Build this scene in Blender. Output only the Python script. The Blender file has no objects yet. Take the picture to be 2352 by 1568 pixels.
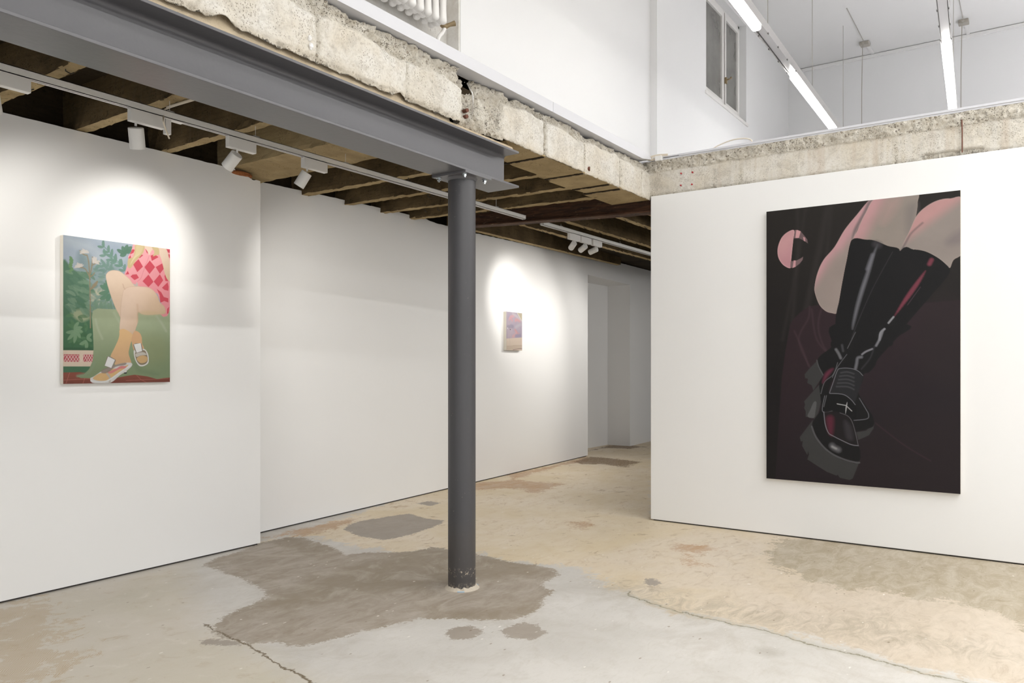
import bpy, bmesh, math, random
import numpy as np
from mathutils import Vector, Matrix, noise
random.seed(7); rng = np.random.default_rng(11)
PI = math.pi
# ------------------------------------------------------------------ camera model
FPX, CX, HY, CAMH = 1779.0, 1176.0, 840.0, 1.3
YAW = math.atan(1219 / 1779)
FW = (math.cos(YAW), math.sin(YAW)); RT = (math.sin(YAW), -math.cos(YAW))
def ray(x, y):
    s = (x - CX) / FPX
    return (FW[0] + s * RT[0], FW[1] + s * RT[1], (HY - y) / FPX)
def at(x, y, X=None, Y=None, Z=None):
    r = ray(x, y)
    t = X / r[0] if X is not None else (Y / r[1] if Y is not None else (Z - CAMH) / r[2])
    return Vector((t * r[0], t * r[1], CAMH + t * r[2]))
# main dimensions, metres
XR = 6.05        # white partition on the right (faces -X)
YF = 2.727       # slab edge above (faces -Y)
WB0 = Vector((3.852, 5.005)); WBK = 0.0673   # back wall line
def wby(x): return WB0.y + WBK * (x - WB0.x)
def atb(x, y):
    r = ray(x, y); t = (WB0.y - WBK * WB0.x) / (r[1] - WBK * r[0])
    return Vector((t * r[0], t * r[1], CAMH + t * r[2]))
ZC = 5.4         # upper ceiling
XB = 11.1        # upper back wall
# ------------------------------------------------------------------ helpers
C = bpy.context.scene.collection
def s2l(c):
    c = c / 255.0
    return c / 12.92 if c <= 0.04045 else ((c + 0.055) / 1.055) ** 2.4
def rgb(r, g, b, k=1.0): return tuple(min(1.0, s2l(v) * k) for v in (r, g, b)) + (1.0,)
class MB:
    def __init__(s): s.v = []; s.f = []
    def add(s, vs, fs):
        o = len(s.v); s.v += [tuple(v) for v in vs]; s.f += [tuple(i + o for i in f) for f in fs]
    def box(s, x0, x1, y0, y1, z0, z1):
        s.add([(x0,y0,z0),(x1,y0,z0),(x1,y1,z0),(x0,y1,z0),(x0,y0,z1),(x1,y0,z1),(x1,y1,z1),(x0,y1,z1)],
              [(0,3,2,1),(4,5,6,7),(0,1,5,4),(1,2,6,5),(2,3,7,6),(3,0,4,7)])
    def prism(s, pts, z0, z1):
        n = len(pts)
        s.add([(p[0],p[1],z0) for p in pts] + [(p[0],p[1],z1) for p in pts],
              [tuple(range(n-1,-1,-1)), tuple(range(n,2*n))] + [(i,(i+1)%n,n+(i+1)%n,n+i) for i in range(n)])
    def tube(s, path, r, seg=10, cap=True):
        path = [Vector(p) for p in path]; n = len(path); rings = []
        prev = None
        for i, p in enumerate(path):
            d = (path[min(i+1,n-1)] - path[max(i-1,0)]).normalized()
            if prev is None:
                a = Vector((0,0,1)) if abs(d.z) < 0.9 else Vector((1,0,0))
                u = d.cross(a).normalized()
            else:
                u = (prev - d * prev.dot(d)).normalized()
            prev = u; w = d.cross(u)
            rr = r[i] if isinstance(r, (list, tuple)) else r
            rings.append([p + (u * math.cos(2*PI*k/seg) + w * math.sin(2*PI*k/seg)) * rr for k in range(seg)])
        vs = [v for R_ in rings for v in R_]; fs = []
        for i in range(n-1):
            for k in range(seg):
                fs.append((i*seg+k, i*seg+(k+1)%seg, (i+1)*seg+(k+1)%seg, (i+1)*seg+k))
        if cap: fs += [tuple(range(seg-1,-1,-1)), tuple(range((n-1)*seg, n*seg))]
        s.add(vs, fs)
    def extrude_profile(s, prof, a, b, ax):
        """closed profile (list of 2D) swept from a to b along axis 'x' or 'y'"""
        n = len(prof)
        mk = (lambda t, p: (t, p[0], p[1])) if ax == 'x' else (lambda t, p: (p[0], t, p[1]))
        s.add([mk(a, p) for p in prof] + [mk(b, p) for p in prof],
              [tuple(range(n)), tuple(range(2*n-1, n-1, -1))] + [(i, n+i, n+(i+1)%n, (i+1)%n) for i in range(n)])
    def build(s, name, mat, parent=None, smooth=False, bevel=0, loc=None, seg=2):
        me = bpy.data.meshes.new(name); me.from_pydata(s.v, [], s.f); me.update()
        bm = bmesh.new(); bm.from_mesh(me); bmesh.ops.recalc_face_normals(bm, faces=bm.faces); bm.to_mesh(me); bm.free()
        o = bpy.data.objects.new(name, me); C.objects.link(o)
        if mat: me.materials.append(mat)
        if smooth:
            for p in me.polygons: p.use_smooth = True
            me.set_sharp_from_angle(angle=0.7)
        if bevel:
            m = o.modifiers.new('bevel', 'BEVEL'); m.width = bevel; m.segments = seg; m.limit_method = 'ANGLE'; m.angle_limit = 0.6
        if loc: o.location = loc
        if parent: o.parent = parent
        return o
def tag(o, label=None, cat=None, group=None, kind=None):
    if label: o['label'] = label
    if cat: o['category'] = cat
    if group: o['group'] = group
    if kind: o['kind'] = kind
    return o
def empty(name, loc):
    o = bpy.data.objects.new(name, None); o.location = loc; o.empty_display_size = 0.1; C.objects.link(o); return o
def local(mb, origin):
    o = Vector(origin); mb.v = [tuple(Vector(v) - o) for v in mb.v]; return mb
def part(mb, name, mat, root, **k):
    """mb is in world coordinates, root is at its own base point"""
    wl = Vector(root.location)
    p = root.parent
    while p: wl += p.location; p = p.parent
    return local(mb, wl).build(name, mat, root, **k)
# ------------------------------------------------------------------ materials
def new_mat(name):
    m = bpy.data.materials.new(name); m.use_nodes = True
    nt = m.node_tree; b = nt.nodes['Principled BSDF']; return m, nt, b
def simple(name, col, rough=0.5, metal=0.0, bump=0.0, bscale=60, var=0.0, vscale=3, spec=0.5):
    m, nt, b = new_mat(name); N = nt.nodes; L = nt.links
    b.inputs['Base Color'].default_value = col; b.inputs['Roughness'].default_value = rough
    b.inputs['Metallic'].default_value = metal; b.inputs['Specular IOR Level'].default_value = spec
    tc = N.new('ShaderNodeTexCoord')
    if var:
        n = N.new('ShaderNodeTexNoise'); n.inputs['Scale'].default_value = vscale; n.inputs['Detail'].default_value = 6
        L.new(tc.outputs['Object'], n.inputs['Vector'])
        mx = N.new('ShaderNodeMix'); mx.data_type = 'RGBA'
        mx.inputs[6].default_value = tuple(c * (1 - var) for c in col[:3]) + (1,)
        mx.inputs[7].default_value = tuple(min(1, c * (1 + var)) for c in col[:3]) + (1,)
        L.new(n.outputs['Fac'], mx.inputs[0]); L.new(mx.outputs[2], b.inputs['Base Color'])
    if bump:
        n2 = N.new('ShaderNodeTexNoise'); n2.inputs['Scale'].default_value = bscale; n2.inputs['Detail'].default_value = 4
        L.new(tc.outputs['Object'], n2.inputs['Vector'])
        bp = N.new('ShaderNodeBump'); bp.inputs['Strength'].default_value = bump; bp.inputs['Distance'].default_value = 0.004
        L.new(n2.outputs['Fac'], bp.inputs['Height']); L.new(bp.outputs[0], b.inputs['Normal'])
    return m
def emis(name, col, st):
    m = bpy.data.materials.new(name); m.use_nodes = True; nt = m.node_tree; nt.nodes.clear()
    e = nt.nodes.new('ShaderNodeEmission'); e.inputs[0].default_value = col; e.inputs[1].default_value = st
    o = nt.nodes.new('ShaderNodeOutputMaterial'); nt.links.new(e.outputs[0], o.inputs[0]); return m
class NG:
    """small helper to write node graphs"""
    def __init__(s, nt): s.N = nt.nodes; s.L = nt.links
    def link(s, a, b): s.L.new(a, b)
    def noise(s, vec, scale, detail=5, rough=0.55, dist=0.0):
        n = s.N.new('ShaderNodeTexNoise'); n.inputs['Scale'].default_value = scale; n.inputs['Detail'].default_value = detail
        n.inputs['Roughness'].default_value = rough; n.inputs['Distortion'].default_value = dist
        s.link(vec, n.inputs['Vector']); return n.outputs['Fac']
    def vor(s, vec, scale, out='Distance', feat='F1'):
        n = s.N.new('ShaderNodeTexVoronoi'); n.inputs['Scale'].default_value = scale; n.feature = feat
        s.link(vec, n.inputs['Vector']); return n.outputs[out]
    def map(s, vec, scale=(1,1,1), rot=(0,0,0), loc=(0,0,0)):
        n = s.N.new('ShaderNodeMapping'); n.inputs['Scale'].default_value = scale; n.inputs['Rotation'].default_value = rot
        n.inputs['Location'].default_value = loc; s.link(vec, n.inputs['Vector']); return n.outputs[0]
    def rng(s, v, a, b, c=0.0, d=1.0, smooth=False):
        n = s.N.new('ShaderNodeMapRange'); n.inputs[1].default_value = a; n.inputs[2].default_value = b
        n.inputs[3].default_value = c; n.inputs[4].default_value = d
        if smooth: n.interpolation_type = 'SMOOTHSTEP'
        s.link(v, n.inputs[0]); return n.outputs[0]
    def m(s, op, a, b=None):
        n = s.N.new('ShaderNodeMath'); n.operation = op
        for i, q in enumerate((a, b)):
            if q is None: continue
            if isinstance(q, (int, float)): n.inputs[i].default_value = q
            else: s.link(q, n.inputs[i])
        return n.outputs[0]
    def mix(s, f, a, b, mode='MIX'):
        n = s.N.new('ShaderNodeMix'); n.data_type = 'RGBA'; n.blend_type = mode
        if isinstance(f, (int, float)): n.inputs[0].default_value = f
        else: s.link(f, n.inputs[0])
        for i, q in ((6, a), (7, b)):
            if isinstance(q, tuple): n.inputs[i].default_value = q
            else: s.link(q, n.inputs[i])
        return n.outputs[2]
    def attr(s, name):
        n = s.N.new('ShaderNodeAttribute'); n.attribute_name = name; return n.outputs['Fac']
    def bump(s, h, strength, dist, nrm=None):
        n = s.N.new('ShaderNodeBump'); n.inputs['Strength'].default_value = strength; n.inputs['Distance'].default_value = dist
        s.link(h, n.inputs['Height'])
        if nrm is not None: s.link(nrm, n.inputs['Normal'])
        return n.outputs[0]
    def pos(s):
        return s.N.new('ShaderNodeNewGeometry').outputs['Position']

def plaster(name, col, k=0.02):
    m, nt, b = new_mat(name); g = NG(nt); p = g.pos()
    a = g.noise(p, 0.9, 2)
    c1 = tuple(c * (1 - k) for c in col[:3]) + (1,); c2 = tuple(min(1, c * (1 + k)) for c in col[:3]) + (1,)
    g.link(g.mix(a, c1, c2), b.inputs['Base Color'])
    b.inputs['Roughness'].default_value = 0.72; b.inputs['Specular IOR Level'].default_value = 0.3
    g.link(g.bump(g.noise(p, 5, 2), 0.10, 0.004), b.inputs['Normal']); return m
M = {}
M['wall'] = plaster('white_plaster', (0.80, 0.797, 0.79, 1))
M['ceil'] = plaster('ceiling_paint', (0.78, 0.77, 0.755, 1))
M['trim'] = simple('grey_white_trim', (0.60, 0.60, 0.625, 1), 0.4)
M['white'] = simple('white_powder_coat', (0.74, 0.73, 0.71, 1), 0.4)
M['groove'] = simple('track_groove', (0.12, 0.11, 0.10, 1), 0.5)
M['steel'] = simple('grey_steel_paint', rgb(88, 87, 90), 0.36, 0.0, 0.15, 40, 0.07, 2.2)
M['zinc'] = simple('zinc_bolt', (0.6, 0.64, 0.66, 1), 0.25, 1.0)
M['alu'] = simple('brushed_aluminium', (0.62, 0.60, 0.58, 1), 0.28, 0.75)
M['rad'] = simple('radiator_enamel', (0.80, 0.78, 0.75, 1), 0.3, 0, 0.08, 30)
M['brass'] = simple('tarnished_brass', rgb(140, 122, 92), 0.5, 0.4, 0.6, 60, 0.25, 30)
M['frame'] = simple('window_paint', (0.77, 0.75, 0.72, 1), 0.4, 0, 0.1, 50)
M['dark'] = simple('dark_backing', (0.03, 0.03, 0.03, 1), 0.8)  # dark colour stands for the darkness behind the upper window
M['canvas'] = simple('primed_canvas', (0.72, 0.68, 0.60, 1), 0.8, 0, 0.3, 400)
M['cable'] = simple('cream_cable', rgb(215, 205, 188), 0.45)
M['red'] = simple('red_wall_plug', rgb(165, 25, 35), 0.5)
M['iron'] = simple('rusty_iron', rgb(105, 66, 52), 0.8, 0, 0.8, 80, 0.4, 40)
M['black'] = simple('black_iron_wire', (0.02, 0.018, 0.016, 1), 0.6)
M['stone'] = simple('white_pebble', (0.85, 0.84, 0.82, 1), 0.6, 0, 0.5, 60)
M['quad'] = simple('grey_plastic', rgb(168, 162, 152), 0.5)
M['tape'] = simple('pale_blue_tape', rgb(160, 185, 205), 0.5)
M['gap'] = simple('shadow_gap_board', (0.05, 0.045, 0.04, 1), 0.9)
M['tube'] = emis('luminaire_diffuser', (1.0, 0.995, 0.98, 1), 9.6)
M['led'] = emis('spot_led', (1.0, 0.97, 0.92, 1), 12.0)

def concrete_edge():
    m, nt, b = new_mat('broken_concrete'); g = NG(nt); p = g.pos()
    ro = g.attr('rough'); tan = g.attr('tan')
    big = g.noise(p, 4.0, 5, 0.6, 0.3); mid = g.noise(p, 16, 7, 0.72, 0.6); fine = g.noise(p, 90, 4, 0.7)
    smooth_c = g.mix(g.rng(big, 0.35, 0.65), rgb(205, 197, 182), rgb(216, 213, 206))
    smooth_c = g.mix(g.rng(mid, 0.52, 0.72, 0, 0.55), smooth_c, rgb(168, 158, 140))
    rough_c = g.mix(g.rng(mid, 0.35, 0.65), rgb(186, 177, 160), rgb(226, 221, 210))
    c = g.mix(ro, smooth_c, rough_c)
    # aggregate grains: grey and brown pebbles and little pits
    v = g.N.new('ShaderNodeTexVoronoi'); v.inputs['Scale'].default_value = 55; v.inputs['Randomness'].default_value = 1; g.link(p, v.inputs['Vector'])
    sep = g.N.new('ShaderNodeSeparateColor'); g.link(v.outputs['Color'], sep.inputs[0])
    peb = g.m('MULTIPLY', g.rng(sep.outputs[0], 0.78, 0.82), g.rng(v.outputs['Distance'], 0.42, 0.30))
    pc = g.mix(sep.outputs[1], rgb(120, 112, 104), rgb(172, 158, 138))
    c = g.mix(g.m('MULTIPLY', peb, g.rng(ro, 0, 1, 0.22, 0.8)), c, pc)
    v2 = g.vor(p, 95); n3 = g.noise(p, 7, 4)
    pit = g.m('MULTIPLY', g.rng(v2, 0.30, 0.18), g.rng(n3, 0.44, 0.56))
    c = g.mix(g.m('MULTIPLY', pit, 0.7), c, rgb(112, 100, 84))
    c = g.mix(g.rng(fine, 0.50, 0.72, 0, 0.45), c, rgb(150, 140, 122))
    c = g.mix(g.rng(g.noise(p, 6, 7, 0.75, 1.0), 0.50, 0.66, 0, 0.55), c, rgb(164, 158, 148))
    # lime drips, stretched downwards, on the smooth lower band
    dr = g.noise(g.map(p, (26, 26, 1.6)), 1.0, 3, 0.5)
    drm = g.m('MULTIPLY', g.rng(dr, 0.52, 0.60), g.attr('drip'))
    c = g.mix(g.m('MULTIPLY', drm, 0.5), c, rgb(212, 208, 200))
    dr2 = g.noise(g.map(p, (9, 9, 0.7), loc=(3, 8, 1)), 1.0, 3, 0.5)
    c = g.mix(g.m('MULTIPLY', g.m('MULTIPLY', g.rng(dr2, 0.54, 0.66), g.attr('drip')), 0.35), c, rgb(184, 166, 146))
    c = g.mix(tan, c, g.mix(mid, rgb(176, 156, 124), rgb(205, 188, 160)))
    g.link(c, b.inputs['Base Color']); b.inputs['Roughness'].default_value = 0.9; b.inputs['Specular IOR Level'].default_value = 0.2
    h = g.m('ADD', g.m('MULTIPLY', fine, 0.7), g.m('ADD', g.m('MULTIPLY', peb, 0.4), g.m('MULTIPLY', pit, -1.2)))
    h = g.m('ADD', h, mid)
    st = g.N.new('ShaderNodeBump'); st.inputs['Distance'].default_value = 0.012
    g.link(h, st.inputs['Height']); g.link(g.rng(ro, 0, 1, 0.35, 1.0), st.inputs['Strength'])
    g.link(st.outputs[0], b.inputs['Normal']); return m
M['edge'] = concrete_edge()
def rib_concrete(name, a, bcol, stain=0.7):
    m, nt, b = new_mat(name); g = NG(nt); p = g.pos()
    big = g.noise(p, 2.2, 6, 0.62, 0.5); mid = g.noise(p, 18, 6, 0.7, 0.6); wood = g.noise(g.map(p, (3, 3, 30)), 2.0, 4)
    c = g.mix(g.rng(big, 0.3, 0.7), a, bcol)
    c = g.mix(g.rng(wood, 0.45, 0.75, 0, 0.4), c, tuple(x * 0.55 for x in a[:3]) + (1,))
    c = g.mix(g.rng(mid, 0.58, 0.72, 0, stain), c, tuple(x * 0.22 for x in a[:3]) + (1,))
    v2 = g.vor(p, 75); pit = g.m('MULTIPLY', g.rng(v2, 0.22, 0.12), g.rng(g.noise(p, 6, 3), 0.5, 0.62))
    c = g.mix(pit, c, (0.012, 0.010, 0.008, 1))
    g.link(c, b.inputs['Base Color']); b.inputs['Roughness'].default_value = 0.92; b.inputs['Specular IOR Level'].default_value = 0.15
    g.link(g.bump(g.m('SUBTRACT', mid, pit), 0.8, 0.012), b.inputs['Normal']); return m
M['rib'] = rib_concrete('stained_rib_concrete', rgb(74, 62, 43), rgb(118, 100, 72))
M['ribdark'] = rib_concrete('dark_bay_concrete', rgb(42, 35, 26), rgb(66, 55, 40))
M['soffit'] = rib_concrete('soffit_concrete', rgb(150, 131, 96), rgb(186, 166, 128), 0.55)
def rust():
    m, nt, b = new_mat('rusted_girder'); g = NG(nt); p = g.pos()
    a = g.noise(g.map(p, (4, 1.2, 14)), 3, 6, 0.7, 0.8); f = g.noise(g.map(p, (8, 2, 30)), 6, 5, 0.7)
    c = g.mix(g.rng(a, 0.35, 0.65), rgb(48, 30, 20), rgb(92, 60, 38))
    c = g.mix(g.rng(f, 0.64, 0.70), c, rgb(190, 165, 130))
    g.link(c, b.inputs['Base Color']); b.inputs['Roughness'].default_value = 0.85
    g.link(g.bump(f, 0.7, 0.006), b.inputs['Normal']); return m
M['rust'] = rust()
def plaster_old():
    m, nt, b = new_mat('flaking_white_paint'); g = NG(nt); p = g.pos()
    a = g.noise(p, 9, 6, 0.7, 0.5); cr = g.noise(g.map(p, (14, 14, 3)), 4, 6, 0.75)
    c = g.mix(g.rng(a, 0.45, 0.7), (0.76, 0.74, 0.70, 1), (0.64, 0.60, 0.54, 1))
    c = g.mix(g.rng(cr, 0.66, 0.70), c, rgb(132, 116, 96))
    g.link(c, b.inputs['Base Color']); b.inputs['Roughness'].default_value = 0.7
    g.link(g.bump(a, 0.6, 0.01), b.inputs['Normal']); return m
M['oldpaint'] = plaster_old()
def glass_grey():
    m, nt, b = new_mat('grey_window_glass'); g = NG(nt); p = g.pos(); N = nt.nodes
    b.inputs['Base Color'].default_value = (0.30, 0.29, 0.27, 1); b.inputs['Roughness'].default_value = 0.12  # grey diffuse share stands for the reflections in the panes
    tr = N.new('ShaderNodeBsdfTransparent'); tr.inputs[0].default_value = (0.8, 0.82, 0.8, 1)
    mx = N.new('ShaderNodeMixShader'); g.link(g.rng(g.noise(p, 3, 4), 0.3, 0.7, 0.55, 0.85), mx.inputs[0])
    g.link(tr.outputs[0], mx.inputs[1]); g.link(b.outputs[0], mx.inputs[2])
    g.link(mx.outputs[0], N['Material Output'].inputs[0]); return m
M['glass'] = glass_grey()

# ------------------------------------------------------------------ 2D tools (signed distance, painter)
def smooth_poly(pts, n=6, closed=True):
    P_ = np.array(pts, float); out = []
    k = len(P_)
    for i in range(k if closed else k - 1):
        if closed: p0, p1, p2, p3 = P_[(i-1) % k], P_[i], P_[(i+1) % k], P_[(i+2) % k]
        else: p0, p1, p2, p3 = P_[max(i-1,0)], P_[i], P_[i+1], P_[min(i+2,k-1)]
        for j in range(n):
            t = j / n
            out.append(0.5*((2*p1)+(-p0+p2)*t+(2*p0-5*p1+4*p2-p3)*t*t+(-p0+3*p1-3*p2+p3)*t**3))
    if not closed: out.append(P_[-1])
    return np.array(out)
def dist_path(U, V, pts, closed):
    d = np.full(U.shape, 1e9); k = len(pts)
    for i in range(k if closed else k - 1):
        a = pts[i]; b = pts[(i+1) % k]; ab = b - a; L2 = float(ab @ ab) + 1e-12
        t = np.clip(((U-a[0])*ab[0] + (V-a[1])*ab[1]) / L2, 0, 1)
        d = np.minimum(d, (U-a[0]-t*ab[0])**2 + (V-a[1]-t*ab[1])**2)
    return np.sqrt(d)
def inside(U, V, pts):
    r = np.zeros(U.shape, bool); k = len(pts)
    for i in range(k):
        a = pts[i]; b = pts[(i+1) % k]
        if a[1] == b[1]: continue
        c = ((a[1] > V) != (b[1] > V)) & (U < (b[0]-a[0])*(V-a[1])/(b[1]-a[1]) + a[0])
        r ^= c
    return r
def sdf(U, V, pts):
    d = dist_path(U, V, pts, True); return np.where(inside(U, V, pts), d, -d)
def vnoise(U, V, sx, sy, seed=0, octs=3):
    r = np.zeros(U.shape); amp = 1; tot = 0
    for o in range(octs):
        g = np.random.default_rng(seed * 17 + o).random((64, 64))
        x = U * sx * 2**o; y = V * sy * 2**o
        xi = np.floor(x).astype(int); yi = np.floor(y).astype(int); fx = x - xi; fy = y - yi
        fx = fx*fx*(3-2*fx); fy = fy*fy*(3-2*fy)
        q = lambda a, b: g[a % 64, b % 64]
        r += amp * ((q(xi,yi)*(1-fx)+q(xi+1,yi)*fx)*(1-fy) + (q(xi,yi+1)*(1-fx)+q(xi+1,yi+1)*fx)*fy)
        tot += amp; amp *= 0.5
    return r / tot
class Painter:
    """paints onto a grid of mesh vertices; plane coordinates in metres; conv maps drawing coords to the plane"""
    def __init__(s, u0, u1, v0, v1, nu, nv, conv, gain=1.0):
        s.u = np.linspace(u0, u1, nu); s.v = np.linspace(v0, v1, nv)
        s.U, s.V = np.meshgrid(s.u, s.v); s.col = np.zeros(s.U.shape + (3,)); s.conv = conv; s.gain = gain
        s.px = abs(u1 - u0) / nu
    def c(s, col): return np.array([s2l(v) for v in col]) * s.gain
    def pts(s, p, frame): return np.array([s.conv(*frame(*q)) for q in p])
    def _win(s, pts, pad):
        lo = pts.min(0) - pad; hi = pts.max(0) + pad
        i0, i1 = np.searchsorted(s.u if s.u[1] > s.u[0] else s.u, [lo[0], hi[0]]); j0, j1 = np.searchsorted(s.v, [lo[1], hi[1]])
        return slice(max(j0-1,0), j1+1), slice(max(i0-1,0), i1+1)
    def fill(s, p, col, frame, soft=None, alpha=1.0, col2=None, g0=None, g1=None, smooth=True, edge=None, ew=0.004):
        P_ = s.pts(p, frame)
        if smooth: P_ = smooth_poly(P_, 5)
        soft = soft or s.px * 0.8
        w = s._win(P_, soft * 3); U = s.U[w]; V = s.V[w]
        if U.size == 0: return
        d = sdf(U, V, P_); a = np.clip(d / soft + 0.5, 0, 1)[..., None] * alpha
        cc = s.c(col)
        if col2 is not None:
            A = np.array(s.conv(*frame(*g0))); B = np.array(s.conv(*frame(*g1))); ab = B - A
            t = np.clip(((U-A[0])*ab[0]+(V-A[1])*ab[1])/(ab@ab), 0, 1)[..., None]; t = t*t*(3-2*t)
            cc = cc * (1 - t) + s.c(col2) * t
        if edge is not None:
            e = np.exp(-(d / ew) ** 2)[..., None] * 0.8; cc = cc * (1 - e) + s.c(edge) * e
        s.col[w] = s.col[w] * (1 - a) + cc * a
    def stroke(s, p, col, w0, frame, soft=None, alpha=1.0, smooth=True, taper=False):
        P_ = s.pts(p, frame)
        if smooth and len(P_) > 2: P_ = smooth_poly(P_, 6, False)
        soft = soft or s.px
        w = s._win(P_, w0 + soft * 3); U = s.U[w]; V = s.V[w]
        if U.size == 0: return
        if taper:
            d = np.full(U.shape, 9.0); n = len(P_)
            for i in range(n - 1):
                q = (i + 0.5) / (n - 1); wd = w0 * max(0.12, math.sin(PI * q))
                d = np.minimum(d, dist_path(U, V, P_[i:i+2], False) - wd)
        else: d = dist_path(U, V, P_, False) - w0
        a = np.clip(0.5 - d / soft, 0, 1)[..., None] * alpha
        s.col[w] = s.col[w] * (1 - a) + s.c(col) * a
    def mul(s, f): s.col *= f[..., None]
    def mesh(s, name, place, mat, parent):
        nv, nu = s.U.shape
        co = np.array([place(u, v) for v in (0, 1) for u in (0, 1)])  # only to fetch orientation
        o = np.array(place(0, 0)); eu = np.array(place(1, 0)) - o; ev = np.array(place(0, 1)) - o
        V3 = o + s.U[..., None] * eu + s.V[..., None] * ev
        idx = np.arange(nu * nv).reshape(nv, nu)
        F = np.stack([idx[:-1,:-1], idx[:-1,1:], idx[1:,1:], idx[1:,:-1]], -1).reshape(-1, 4)
        me = bpy.data.meshes.new(name); me.vertices.add(nu*nv); me.vertices.foreach_set('co', V3.reshape(-1))
        me.loops.add(F.size); me.loops.foreach_set('vertex_index', F.reshape(-1))
        me.polygons.add(len(F)); me.polygons.foreach_set('loop_start', np.arange(0, F.size, 4)); me.update(calc_edges=True)
        ca = me.color_attributes.new('paint', 'FLOAT_COLOR', 'POINT')
        ca.data.foreach_set('color', np.concatenate([np.clip(s.col, 0, 1), np.ones(s.U.shape + (1,))], -1).reshape(-1))
        me.materials.append(mat); ob = bpy.data.objects.new(name, me); C.objects.link(ob); ob.parent = parent
        return ob
def paint_mat(name, rough):
    m, nt, b = new_mat(name); g = NG(nt)
    a = g.N.new('ShaderNodeAttribute'); a.attribute_name = 'paint'; g.link(a.outputs['Color'], b.inputs['Base Color'])
    b.inputs['Roughness'].default_value = rough; b.inputs['Specular IOR Level'].default_value = 0.25
    g.link(g.bump(g.noise(g.pos(), 300, 3), 0.12, 0.002), b.inputs['Normal']); return m
M['oil'] = paint_mat('oil_paint', 0.6)
M['oildark'] = paint_mat('dark_oil_paint', 0.5)

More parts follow.
